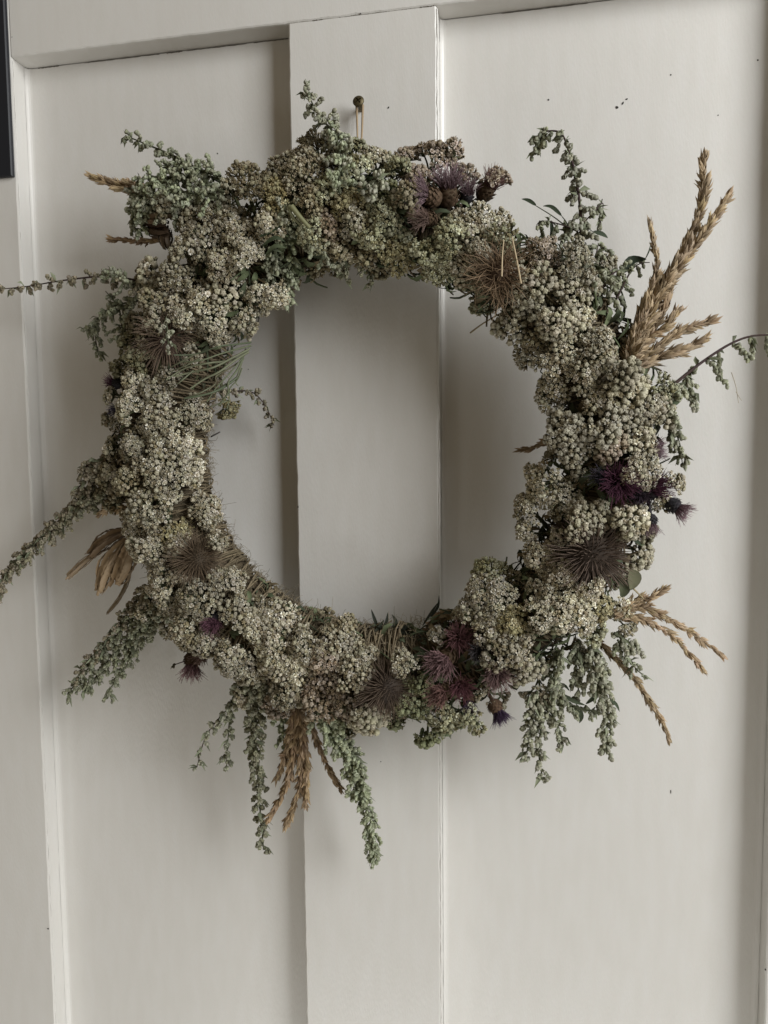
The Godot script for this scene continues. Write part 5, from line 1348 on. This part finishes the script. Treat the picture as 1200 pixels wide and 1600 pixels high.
	mugwort([Vector3(-0.0516, 0.1336, 0.0600), Vector3(-0.0498, 0.1168, 0.0520), Vector3(-0.0501, 0.1023, 0.0480), Vector3(-0.0543, 0.0876, 0.0450)], 0.0008, 0.00243, 0.01003, 13, 0.001767, Color(1.02, 1.12, 1.0), Color(0.07, 0.075, 0.045), 0.6, false, 0.1)
	mugwort([Vector3(-0.0559, 0.1189, 0.0600), Vector3(-0.0600, 0.1052, 0.0550), Vector3(-0.0662, 0.0950, 0.0500)], 0.0008, 0.0027, 0.0118, 13, 0.001674, Color(0.82, 0.86, 0.8), Color(0.07, 0.075, 0.045), 0.6, false, 0.1)
	mugwort([Vector3(-0.0011, 0.1404, 0.0740), Vector3(0.0064, 0.1451, 0.0740), Vector3(0.0131, 0.1495, 0.0700)], 0.0008, 0.0027, 0.01062, 14, 0.002046, Color(1.0, 1.02, 1.0), Color(0.07, 0.075, 0.045), 0.2, false, 0.1)
	mugwort([Vector3(-0.0529, 0.1296, 0.0680), Vector3(-0.0489, 0.1348, 0.0680), Vector3(-0.0376, 0.1419, 0.0660)], 0.0008, 0.00306, 0.01062, 13, 0.001674, Color(1.0, 1.02, 1.0), Color(0.07, 0.075, 0.045), 0.3, false, 0.1)
	mugwort([Vector3(-0.0334, 0.1264, 0.0680), Vector3(-0.0281, 0.1153, 0.0600), Vector3(-0.0217, 0.1068, 0.0550)], 0.0008, 0.00288, 0.0118, 13, 0.001674, Color(0.82, 0.86, 0.8), Color(0.07, 0.075, 0.045), 0.6, false, 0.1)
	mugwort([Vector3(-0.0058, 0.1097, 0.0550), Vector3(-0.0016, 0.1017, 0.0480), Vector3(0.0004, 0.0946, 0.0450)], 0.0007, 0.00324, 0.00708, 9, 0.001674, Color(0.68, 0.68, 0.62), Color(0.07, 0.075, 0.045), 0.6, false, 0.3)
	mugwort([Vector3(-0.0137, 0.1101, 0.0550), Vector3(-0.0150, 0.1039, 0.0500), Vector3(-0.0171, 0.0993, 0.0450)], 0.0007, 0.00324, 0.00708, 9, 0.001674, Color(0.68, 0.68, 0.62), Color(0.07, 0.075, 0.045), 0.6, false, 0.3)
	mugwort([Vector3(-0.0654, -0.1241, 0.0600), Vector3(-0.1320, -0.1474, 0.0300), Vector3(-0.1479, -0.1534, 0.0270)], 0.0006, 0.0108, 0.00708, 7, 0.001488, Color(0.4, 0.35, 0.32), Color(0.05, 0.032, 0.03), 0.4, false, 0.5)
	mugwort([Vector3(-0.1179, 0.0724, 0.0820), Vector3(-0.1155, 0.0646, 0.0840), Vector3(-0.1155, 0.0526, 0.0840)], 0.0007, 0.00252, 0.00413, 7, 0.001488, Color(1.0, 1.02, 1.0), Color(0.07, 0.075, 0.045), 0.2, false, 0.3)
	mugwort([Vector3(0.0624, -0.1599, 0.0550), Vector3(0.0457, -0.1784, 0.0450), Vector3(0.0270, -0.1869, 0.0420)], 0.0008, 0.00324, 0.00826, 11, 0.001488, Color(0.65, 0.8, 0.6), Color(0.07, 0.075, 0.045), 0.4, false, 0.3)
	plume([Vector3(0.1495, 0.0431, 0.0500), Vector3(0.1585, 0.0669, 0.0450), Vector3(0.1708, 0.0884, 0.0420), Vector3(0.1827, 0.1114, 0.0400), Vector3(0.1905, 0.1344, 0.0380), Vector3(0.1905, 0.1569, 0.0360)], 0.001334, 0.01364, 0.63, Color(1, 0.96, 0.9), true)
	plume([Vector3(0.1510, 0.0446, 0.0520), Vector3(0.1632, 0.0733, 0.0480), Vector3(0.1769, 0.0943, 0.0460), Vector3(0.1907, 0.1136, 0.0430), Vector3(0.2030, 0.1329, 0.0400)], 0.00145, 0.01364, 0.6, Color(1, 0.96, 0.9), true)
	plume([Vector3(0.1472, 0.0444, 0.0550), Vector3(0.1560, 0.0587, 0.0520), Vector3(0.1662, 0.0799, 0.0500), Vector3(0.1766, 0.0976, 0.0470)], 0.001276, 0.01408, 0.75, Color(1, 0.96, 0.9), true)
	plume([Vector3(0.1527, 0.0627, 0.0500), Vector3(0.1599, 0.0774, 0.0460), Vector3(0.1658, 0.0958, 0.0420), Vector3(0.1644, 0.1089, 0.0400), Vector3(0.1624, 0.1214, 0.0380)], 0.001856, 0.01056, 0.375, Color(1, 0.96, 0.9), true)
	plume([Vector3(0.1507, 0.0407, 0.0550), Vector3(0.1595, 0.0550, 0.0520), Vector3(0.1700, 0.0620, 0.0500), Vector3(0.1763, 0.0709, 0.0480)], 0.001508, 0.01232, 0.6, Color(1, 0.96, 0.9), true)
	plume([Vector3(0.1528, 0.0391, 0.0520), Vector3(0.1670, 0.0517, 0.0480), Vector3(0.1811, 0.0605, 0.0450), Vector3(0.1960, 0.0650, 0.0420)], 0.001508, 0.01232, 0.525, Color(1, 0.96, 0.9), true)
	plume([Vector3(0.1511, 0.0374, 0.0520), Vector3(0.1654, 0.0446, 0.0480), Vector3(0.1796, 0.0488, 0.0450), Vector3(0.1914, 0.0541, 0.0420)], 0.001624, 0.01364, 0.45, Color(1, 0.96, 0.9), true)
	plume([Vector3(0.1506, 0.0442, 0.0550), Vector3(0.1557, 0.0547, 0.0550), Vector3(0.1592, 0.0655, 0.0530)], 0.001508, 0.01232, 0.75, Color(1, 0.96, 0.9), true)
	plume([Vector3(0.1513, 0.0394, 0.0500), Vector3(0.1580, 0.0536, 0.0500), Vector3(0.1684, 0.0695, 0.0480), Vector3(0.1736, 0.0874, 0.0460)], 0.001392, 0.01364, 0.825, Color(1.12, 1.08, 1.02), true)
	plume([Vector3(0.1489, 0.0406, 0.0560), Vector3(0.1540, 0.0567, 0.0540), Vector3(0.1601, 0.0766, 0.0500), Vector3(0.1665, 0.0911, 0.0470)], 0.001392, 0.0132, 0.75, Color(1, 0.96, 0.9), true)
	plume([Vector3(0.1443, -0.1014, 0.0500), Vector3(0.1556, -0.0963, 0.0450), Vector3(0.1668, -0.0935, 0.0420), Vector3(0.1742, -0.0883, 0.0400)], 0.00174, 0.01056, 0.525, Color(1.12, 1.08, 1.02), true)
	plume([Vector3(0.1444, -0.1033, 0.0500), Vector3(0.1593, -0.1000, 0.0450), Vector3(0.1782, -0.1081, 0.0400), Vector3(0.1952, -0.1200, 0.0360), Vector3(0.2069, -0.1285, 0.0340)], 0.001856, 0.01012, 0.375, Color(1.12, 1.08, 1.02), true)
	plume([Vector3(0.1444, -0.1052, 0.0500), Vector3(0.1595, -0.1060, 0.0440), Vector3(0.1765, -0.1159, 0.0400), Vector3(0.1899, -0.1296, 0.0370), Vector3(0.1980, -0.1395, 0.0350)], 0.001798, 0.01012, 0.375, Color(1.12, 1.08, 1.02), true)
	plume([Vector3(0.1290, -0.1166, 0.0360), Vector3(0.1423, -0.1291, 0.0360), Vector3(0.1554, -0.1417, 0.0370), Vector3(0.1667, -0.1581, 0.0370), Vector3(0.1746, -0.1722, 0.0350), Vector3(0.1787, -0.1822, 0.0340)], 0.001798, 0.01056, 0.33, Color(1, 0.96, 0.9), true)
	plume([Vector3(0.1442, -0.1028, 0.0520), Vector3(0.1553, -0.0995, 0.0480), Vector3(0.1647, -0.0980, 0.0450)], 0.00174, 0.01056, 0.6, Color(1, 0.96, 0.9), true)
	plume([Vector3(-0.0506, -0.1699, 0.0500), Vector3(-0.0559, -0.2008, 0.0420), Vector3(-0.0630, -0.2269, 0.0380), Vector3(-0.0776, -0.2544, 0.0340)], 0.001508, 0.01276, 0.45, Color(0.8, 0.73, 0.66), true)
	plume([Vector3(-0.0484, -0.1697, 0.0500), Vector3(-0.0503, -0.2000, 0.0430), Vector3(-0.0542, -0.2284, 0.0380), Vector3(-0.0649, -0.2555, 0.0340)], 0.00145, 0.01276, 0.48, Color(0.8, 0.73, 0.66), true)
	plume([Vector3(-0.0493, -0.1719, 0.0500), Vector3(-0.0478, -0.2042, 0.0430), Vector3(-0.0490, -0.2228, 0.0400), Vector3(-0.0504, -0.2404, 0.0380)], 0.001508, 0.01188, 0.42, Color(0.8, 0.73, 0.66), true)
	plume([Vector3(-0.0527, -0.1700, 0.0500), Vector3(-0.0593, -0.1967, 0.0420), Vector3(-0.0654, -0.2117, 0.0380), Vector3(-0.0699, -0.2226, 0.0360)], 0.001624, 0.01276, 0.45, Color(0.8, 0.73, 0.66), true)
	plume([Vector3(-0.0437, -0.1796, 0.0450), Vector3(-0.0402, -0.2021, 0.0360), Vector3(-0.0350, -0.2186, 0.0320), Vector3(-0.0282, -0.2309, 0.0300)], 0.001624, 0.01056, 0.3, Color(0.8, 0.73, 0.66), true)
	plume([Vector3(-0.1440, 0.1569, 0.0450), Vector3(-0.1610, 0.1643, 0.0380), Vector3(-0.1796, 0.1726, 0.0330), Vector3(-0.1943, 0.1785, 0.0300)], 0.00203, 0.01364, 0.45, Color(1, 0.96, 0.9), true)
	plume([Vector3(-0.1439, 0.1600, 0.0450), Vector3(-0.1553, 0.1665, 0.0400), Vector3(-0.1687, 0.1716, 0.0360)], 0.00203, 0.01232, 0.525, Color(1, 0.96, 0.9), true)
	plume([Vector3(-0.1316, 0.1305, 0.0450), Vector3(-0.1486, 0.1318, 0.0380), Vector3(-0.1644, 0.1338, 0.0340), Vector3(-0.1800, 0.1364, 0.0310)], 0.00261, 0.01056, 0.18, Color(0.8, 0.73, 0.66), true)
	plume([Vector3(-0.1353, 0.1401, 0.0500), Vector3(-0.1444, 0.1441, 0.0450), Vector3(-0.1529, 0.1441, 0.0400)], 0.00203, 0.01276, 0.6, Color(0.8, 0.73, 0.66), true)
	plume([Vector3(-0.1622, -0.0426, 0.0500), Vector3(-0.1831, -0.0433, 0.0420), Vector3(-0.1929, -0.0480, 0.0380)], 0.00174, 0.01056, 0.675, Color(1.12, 1.08, 1.02), true)
	plume([Vector3(0.1130, -0.0017, 0.0300), Vector3(0.1036, -0.0023, 0.0220), Vector3(0.0965, -0.0054, 0.0180), Vector3(0.0902, -0.0065, 0.0160)], 0.00232, 0.01056, 0.3, Color(0.8, 0.73, 0.66), true)
	plume([Vector3(0.0401, -0.1212, 0.0300), Vector3(0.0292, -0.1225, 0.0260), Vector3(0.0183, -0.1318, 0.0240)], 0.00174, 0.01144, 0.6, Color(0.8, 0.73, 0.66), true)
	plume([Vector3(0.0534, -0.1062, 0.0400), Vector3(0.0406, -0.1120, 0.0340), Vector3(0.0327, -0.1173, 0.0300)], 0.00174, 0.01144, 0.6, Color(0.8, 0.73, 0.66), true)
	husk([Vector3(-0.1681, -0.0631, 0.0450), Vector3(-0.1785, -0.0738, 0.0440), Vector3(-0.1873, -0.0848, 0.0410), Vector3(-0.1958, -0.1000, 0.0360)], 0.0072, Color(0.36, 0.265, 0.165))
	husk([Vector3(-0.1614, -0.0620, 0.0470), Vector3(-0.1663, -0.0726, 0.0480), Vector3(-0.1722, -0.0830, 0.0450), Vector3(-0.1791, -0.0925, 0.0410)], 0.0082, Color(0.3, 0.215, 0.13))
	husk([Vector3(-0.1698, -0.0573, 0.0440), Vector3(-0.1811, -0.0619, 0.0420), Vector3(-0.1933, -0.0686, 0.0380), Vector3(-0.2029, -0.0764, 0.0340)], 0.0062, Color(0.2, 0.14, 0.085))
	husk([Vector3(-0.1976, -0.0743, 0.0360), Vector3(-0.2092, -0.0812, 0.0320), Vector3(-0.2170, -0.0870, 0.0310), Vector3(-0.2239, -0.0927, 0.0300)], 0.0032, Color(0.33, 0.25, 0.165))
	husk([Vector3(-0.1679, -0.0756, 0.0420), Vector3(-0.1732, -0.0916, 0.0380), Vector3(-0.1827, -0.1058, 0.0340), Vector3(-0.1943, -0.1173, 0.0300)], 0.0018, Color(0.22, 0.165, 0.1))
	husk([Vector3(-0.1302, 0.1370, 0.0500), Vector3(-0.1401, 0.1399, 0.0450), Vector3(-0.1503, 0.1427, 0.0400)], 0.005, Color(0.06, 0.035, 0.024))
	husk([Vector3(-0.1290, 0.1330, 0.0500), Vector3(-0.1390, 0.1350, 0.0450), Vector3(-0.1487, 0.1378, 0.0400)], 0.0045, Color(0.09, 0.06, 0.04))
	husk([Vector3(-0.1241, 0.1418, 0.0550), Vector3(-0.1352, 0.1441, 0.0500), Vector3(-0.1444, 0.1449, 0.0450)], 0.0045, Color(0.15, 0.105, 0.065))
	husk([Vector3(-0.1332, 0.1234, 0.0450), Vector3(-0.1348, 0.1295, 0.0450), Vector3(-0.1328, 0.1346, 0.0450)], 0.005, Color(0.12, 0.085, 0.055))
	straw([Vector3(0.0804, 0.0852, 0.0920), Vector3(0.0806, 0.0962, 0.0900), Vector3(0.0812, 0.1050, 0.0880)], 0.0005, Color(0.5, 0.4, 0.26), "straw")
	straw([Vector3(0.0904, 0.0818, 0.0880), Vector3(0.0884, 0.0925, 0.0900), Vector3(0.0857, 0.1054, 0.0920)], 0.00055, Color(0.45, 0.36, 0.23), "straw")
	straw([Vector3(-0.0385, 0.1328, 0.0820), Vector3(-0.0343, 0.1274, 0.0800), Vector3(-0.0295, 0.1218, 0.0760)], 0.0017, Color(0.17, 0.17, 0.085))
	straw([Vector3(-0.0396, 0.1335, 0.0820), Vector3(-0.0392, 0.1288, 0.0800), Vector3(-0.0348, 0.1236, 0.0760)], 0.0012, Color(0.15, 0.15, 0.08))
	straw([Vector3(0.1549, -0.0878, 0.0500), Vector3(0.1610, -0.0943, 0.0450)], 0.0006, Color(0.3, 0.25, 0.15))
	straw([Vector3(0.0586, 0.0657, 0.0300), Vector3(0.0677, 0.0706, 0.0360), Vector3(0.0825, 0.0767, 0.0450)], 0.0006, Color(0.24, 0.19, 0.11))
	straw([Vector3(0.2088, 0.0367, 0.0350), Vector3(0.2117, 0.0283, 0.0340), Vector3(0.2135, 0.0192, 0.0330)], 0.00025, Color(0.4, 0.35, 0.27), "fibre")
	straw([Vector3(0.2117, 0.0257, 0.0340), Vector3(0.2140, 0.0220, 0.0335), Vector3(0.2152, 0.0206, 0.0330)], 0.0002, Color(0.4, 0.35, 0.27), "fibre")
	straw([Vector3(-0.1135, 0.0044, 0.0300), Vector3(-0.1116, 0.0062, 0.0260), Vector3(-0.1097, 0.0075, 0.0240)], 0.0006, Color(0.03, 0.025, 0.02))
	straw([Vector3(-0.0766, 0.0621, 0.0500), Vector3(-0.0820, 0.0592, 0.0636), Vector3(-0.0883, 0.0567, 0.0745), Vector3(-0.1035, 0.0529, 0.0735), Vector3(-0.1126, 0.0516, 0.0829)], 0.0005404, Color(0.09, 0.11, 0.065))
	straw([Vector3(-0.1003, 0.0526, 0.0787), Vector3(-0.1102, 0.0482, 0.0780), Vector3(-0.1179, 0.0456, 0.0755)], 0.0005, Color(0.14, 0.15, 0.095))
	straw([Vector3(-0.0766, 0.0602, 0.0500), Vector3(-0.0824, 0.0569, 0.0592), Vector3(-0.0888, 0.0531, 0.0694), Vector3(-0.0984, 0.0484, 0.0777), Vector3(-0.1105, 0.0482, 0.0773)], 0.000588204, Color(0.12, 0.135, 0.08))
	straw([Vector3(-0.0992, 0.0498, 0.0767), Vector3(-0.1072, 0.0459, 0.0778), Vector3(-0.1207, 0.0427, 0.0734)], 0.0005, Color(0.14, 0.15, 0.095))
	straw([Vector3(-0.0775, 0.0582, 0.0500), Vector3(-0.0849, 0.0519, 0.0594), Vector3(-0.0928, 0.0450, 0.0711), Vector3(-0.1060, 0.0427, 0.0710), Vector3(-0.1165, 0.0397, 0.0755)], 0.000798346, Color(0.15, 0.16, 0.1))
	straw([Vector3(-0.1060, 0.0435, 0.0711), Vector3(-0.1111, 0.0363, 0.0783), Vector3(-0.1216, 0.0326, 0.0719)], 0.0005, Color(0.14, 0.15, 0.095))
	straw([Vector3(-0.0784, 0.0563, 0.0500), Vector3(-0.0838, 0.0499, 0.0599), Vector3(-0.0901, 0.0424, 0.0691), Vector3(-0.0984, 0.0384, 0.0709), Vector3(-0.1065, 0.0324, 0.0746)], 0.000810046, Color(0.15, 0.16, 0.1))
	straw([Vector3(-0.0797, 0.0563, 0.0500), Vector3(-0.0853, 0.0469, 0.0547), Vector3(-0.0881, 0.0400, 0.0626), Vector3(-0.0938, 0.0333, 0.0654), Vector3(-0.0991, 0.0246, 0.0678)], 0.000599063, Color(0.12, 0.135, 0.08))
	straw([Vector3(-0.0827, 0.0527, 0.0480), Vector3(-0.0850, 0.0447, 0.0533), Vector3(-0.0886, 0.0370, 0.0587), Vector3(-0.0901, 0.0305, 0.0565), Vector3(-0.0974, 0.0232, 0.0543)], 0.00081359, Color(0.12, 0.135, 0.08))
	straw([Vector3(-0.0849, 0.0508, 0.0480), Vector3(-0.0894, 0.0451, 0.0571), Vector3(-0.0920, 0.0400, 0.0689), Vector3(-0.0935, 0.0362, 0.0668), Vector3(-0.0968, 0.0315, 0.0699)], 0.000552521, Color(0.13, 0.12, 0.075))
	straw([Vector3(-0.0946, 0.0352, 0.0653), Vector3(-0.1022, 0.0296, 0.0717), Vector3(-0.1134, 0.0270, 0.0700)], 0.0005, Color(0.14, 0.15, 0.095))
	straw([Vector3(-0.0857, 0.0404, 0.0520), Vector3(-0.0906, 0.0351, 0.0575), Vector3(-0.0950, 0.0306, 0.0668), Vector3(-0.1041, 0.0278, 0.0715), Vector3(-0.1112, 0.0267, 0.0729)], 0.000853049, Color(0.09, 0.11, 0.065))
	straw([Vector3(-0.0853, 0.0525, 0.0500), Vector3(-0.0904, 0.0492, 0.0632), Vector3(-0.0951, 0.0474, 0.0730), Vector3(-0.1092, 0.0448, 0.0741), Vector3(-0.1198, 0.0376, 0.0792)], 0.000685394, Color(0.15, 0.16, 0.1))
	straw([Vector3(-0.0829, 0.0465, 0.0500), Vector3(-0.0859, 0.0394, 0.0504), Vector3(-0.0905, 0.0338, 0.0517), Vector3(-0.0933, 0.0265, 0.0471), Vector3(-0.0945, 0.0210, 0.0482)], 0.00053738, Color(0.12, 0.135, 0.08))
	straw([Vector3(-0.0945, 0.0267, 0.0462), Vector3(-0.1023, 0.0229, 0.0532), Vector3(-0.1130, 0.0204, 0.0453)], 0.0005, Color(0.14, 0.15, 0.095))
	straw([Vector3(-0.0801, 0.0583, 0.0500), Vector3(-0.0838, 0.0506, 0.0474), Vector3(-0.0838, 0.0450, 0.0520), Vector3(-0.0878, 0.0385, 0.0489), Vector3(-0.0864, 0.0356, 0.0482)], 0.000561083, Color(0.15, 0.16, 0.1))
	straw([Vector3(-0.0859, 0.0400, 0.0504), Vector3(-0.0961, 0.0351, 0.0517), Vector3(-0.1028, 0.0298, 0.0487)], 0.0005, Color(0.14, 0.15, 0.095))
	leaf([Vector3(0.0981, 0.1345, 0.0450), Vector3(0.0937, 0.1383, 0.0430), Vector3(0.0896, 0.1400, 0.0420)], 0.001296, Color(0.036, 0.048, 0.028))
	leaf([Vector3(0.1126, 0.1274, 0.0460), Vector3(0.1069, 0.1334, 0.0440), Vector3(0.1018, 0.1348, 0.0430)], 0.001296, Color(0.036, 0.048, 0.028))
	leaf([Vector3(0.1062, 0.1259, 0.0440), Vector3(0.1070, 0.1204, 0.0440), Vector3(0.1056, 0.1142, 0.0430)], 0.001152, Color(0.036, 0.048, 0.028))
	leaf([Vector3(0.1299, 0.1179, 0.0450), Vector3(0.1350, 0.1165, 0.0440), Vector3(0.1387, 0.1146, 0.0420)], 0.00144, Color(0.036, 0.048, 0.028))
	leaf([Vector3(0.1470, 0.0944, 0.0400), Vector3(0.1520, 0.1023, 0.0360), Vector3(0.1611, 0.1033, 0.0340)], 0.002736, Color(0.022, 0.030, 0.018))
	leaf([Vector3(0.1604, 0.1034, 0.0340), Vector3(0.1626, 0.1082, 0.0330), Vector3(0.1637, 0.1128, 0.0320)], 0.000432, Color(0.036, 0.048, 0.028))
	leaf([Vector3(0.0020, -0.1223, 0.0400), Vector3(-0.0021, -0.1150, 0.0360), Vector3(-0.0050, -0.1080, 0.0340)], 0.001152, Color(0.024, 0.028, 0.020))
	leaf([Vector3(0.0028, -0.1223, 0.0400), Vector3(0.0058, -0.1143, 0.0380), Vector3(0.0063, -0.1093, 0.0360)], 0.001008, Color(0.024, 0.028, 0.020))
	leaf([Vector3(0.0086, -0.1241, 0.0400), Vector3(0.0162, -0.1194, 0.0360), Vector3(0.0221, -0.1167, 0.0340)], 0.00144, Color(0.024, 0.028, 0.020))
	leaf([Vector3(0.0044, -0.1263, 0.0400), Vector3(0.0116, -0.1162, 0.0380), Vector3(0.0088, -0.1105, 0.0360)], 0.00144, Color(0.028, 0.032, 0.020))
	leaf([Vector3(0.0335, -0.1118, 0.0360), Vector3(0.0382, -0.1051, 0.0340), Vector3(0.0388, -0.0980, 0.0320)], 0.000864, Color(0.024, 0.028, 0.020))
	leaf([Vector3(0.0286, -0.1173, 0.0360), Vector3(0.0345, -0.1081, 0.0340), Vector3(0.0381, -0.1028, 0.0330)], 0.000864, Color(0.032, 0.036, 0.024))
	leaf([Vector3(0.0218, -0.1204, 0.0450), Vector3(0.0131, -0.1193, 0.0420), Vector3(0.0044, -0.1263, 0.0400)], 0.00144, Color(0.024, 0.028, 0.020))
	leaf([Vector3(-0.0049, -0.1275, 0.0450), Vector3(0.0008, -0.1198, 0.0420), Vector3(0.0046, -0.1131, 0.0400)], 0.001584, Color(0.032, 0.036, 0.024))
	leaf([Vector3(0.1291, -0.1605, 0.0420), Vector3(0.1347, -0.1546, 0.0410), Vector3(0.1401, -0.1402, 0.0420)], 0.001296, Color(0.056, 0.072, 0.044))
	leaf([Vector3(0.1360, -0.1317, 0.0450), Vector3(0.1351, -0.1401, 0.0430), Vector3(0.1346, -0.1475, 0.0420)], 0.001152, Color(0.056, 0.072, 0.044))
	leaf([Vector3(0.1423, -0.1565, 0.0400), Vector3(0.1470, -0.1608, 0.0380), Vector3(0.1495, -0.1661, 0.0360)], 0.001008, Color(0.056, 0.072, 0.044))
	leaf([Vector3(0.1157, -0.1546, 0.0440), Vector3(0.1215, -0.1586, 0.0430), Vector3(0.1291, -0.1613, 0.0420)], 0.001296, Color(0.064, 0.080, 0.048))
	leaf([Vector3(0.1234, -0.1608, 0.0420), Vector3(0.1266, -0.1685, 0.0400), Vector3(0.1256, -0.1737, 0.0390)], 0.001584, Color(0.072, 0.088, 0.056))
	leaf([Vector3(0.1081, -0.1487, 0.0450), Vector3(0.1157, -0.1487, 0.0440), Vector3(0.1195, -0.1527, 0.0430)], 0.001008, Color(0.048, 0.064, 0.040))
	leaf([Vector3(0.1591, 0.0152, 0.0600), Vector3(0.1662, 0.0134, 0.0580), Vector3(0.1728, 0.0152, 0.0550)], 0.00216, Color(0.024, 0.034, 0.020))
	leaf([Vector3(0.1624, 0.0204, 0.0600), Vector3(0.1715, 0.0180, 0.0560), Vector3(0.1793, 0.0207, 0.0500)], 0.00216, Color(0.056, 0.072, 0.040))
	leaf([Vector3(-0.0605, 0.1148, 0.0700), Vector3(-0.0518, 0.1185, 0.0720), Vector3(-0.0462, 0.1165, 0.0700)], 0.001296, Color(0.056, 0.072, 0.040))
	leaf([Vector3(-0.0586, 0.1091, 0.0700), Vector3(-0.0519, 0.1137, 0.0720), Vector3(-0.0455, 0.1128, 0.0700)], 0.001296, Color(0.072, 0.088, 0.048))
	leaf([Vector3(-0.0616, 0.1198, 0.0720), Vector3(-0.0536, 0.1230, 0.0720), Vector3(-0.0484, 0.1261, 0.0700)], 0.001296, Color(0.048, 0.068, 0.036))
	leaf([Vector3(-0.0574, 0.1077, 0.0680), Vector3(-0.0546, 0.1126, 0.0700), Vector3(-0.0479, 0.1103, 0.0700)], 0.001008, Color(0.096, 0.112, 0.072))
	leaf([Vector3(0.1524, -0.0758, 0.0550), Vector3(0.1548, -0.0822, 0.0500), Vector3(0.1534, -0.0890, 0.0480)], 0.00432, Color(0.128, 0.128, 0.080))
	leaf([Vector3(0.1477, -0.0823, 0.0500), Vector3(0.1498, -0.0883, 0.0480), Vector3(0.1483, -0.0944, 0.0460)], 0.0036, Color(0.080, 0.088, 0.052))
	leaf([Vector3(0.1527, -0.0579, 0.0500), Vector3(0.1565, -0.0603, 0.0480), Vector3(0.1593, -0.0627, 0.0460)], 0.001152, Color(0.048, 0.064, 0.040))
	leaf([Vector3(0.0240, -0.1564, 0.0600), Vector3(0.0315, -0.1606, 0.0580), Vector3(0.0349, -0.1698, 0.0540)], 0.00216, Color(0.048, 0.072, 0.040))
	leaf([Vector3(0.0306, -0.1429, 0.0640), Vector3(0.0364, -0.1387, 0.0640), Vector3(0.0419, -0.1410, 0.0620)], 0.0018, Color(0.048, 0.068, 0.040))
	straw([Vector3(0.1141, 0.1223, 0.0460), Vector3(0.1076, 0.1280, 0.0450), Vector3(0.0981, 0.1345, 0.0450)], 0.0004, Color(0.05, 0.055, 0.035))
	straw([Vector3(0.1169, 0.1194, 0.0480), Vector3(0.1148, 0.1241, 0.0470), Vector3(0.1126, 0.1274, 0.0460)], 0.0004, Color(0.05, 0.055, 0.035))
	straw([Vector3(0.1091, 0.1229, 0.0450), Vector3(0.1069, 0.1255, 0.0440), Vector3(0.1062, 0.1259, 0.0440)], 0.0004, Color(0.05, 0.055, 0.035))
	straw([Vector3(0.1221, 0.1214, 0.0500), Vector3(0.1262, 0.1205, 0.0470), Vector3(0.1299, 0.1179, 0.0450)], 0.0004, Color(0.05, 0.055, 0.035))
	straw([Vector3(-0.0171, 0.2175, 0.0060), Vector3(-0.0159, 0.2041, 0.0100), Vector3(-0.0130, 0.1846, 0.0220)], 0.00085, Color(0.36, 0.27, 0.17), "hanging_twine")
	straw([Vector3(-0.0129, 0.2179, 0.0060), Vector3(-0.0126, 0.2026, 0.0100), Vector3(-0.0109, 0.1829, 0.0220)], 0.00085, Color(0.36, 0.27, 0.17), "hanging_twine")
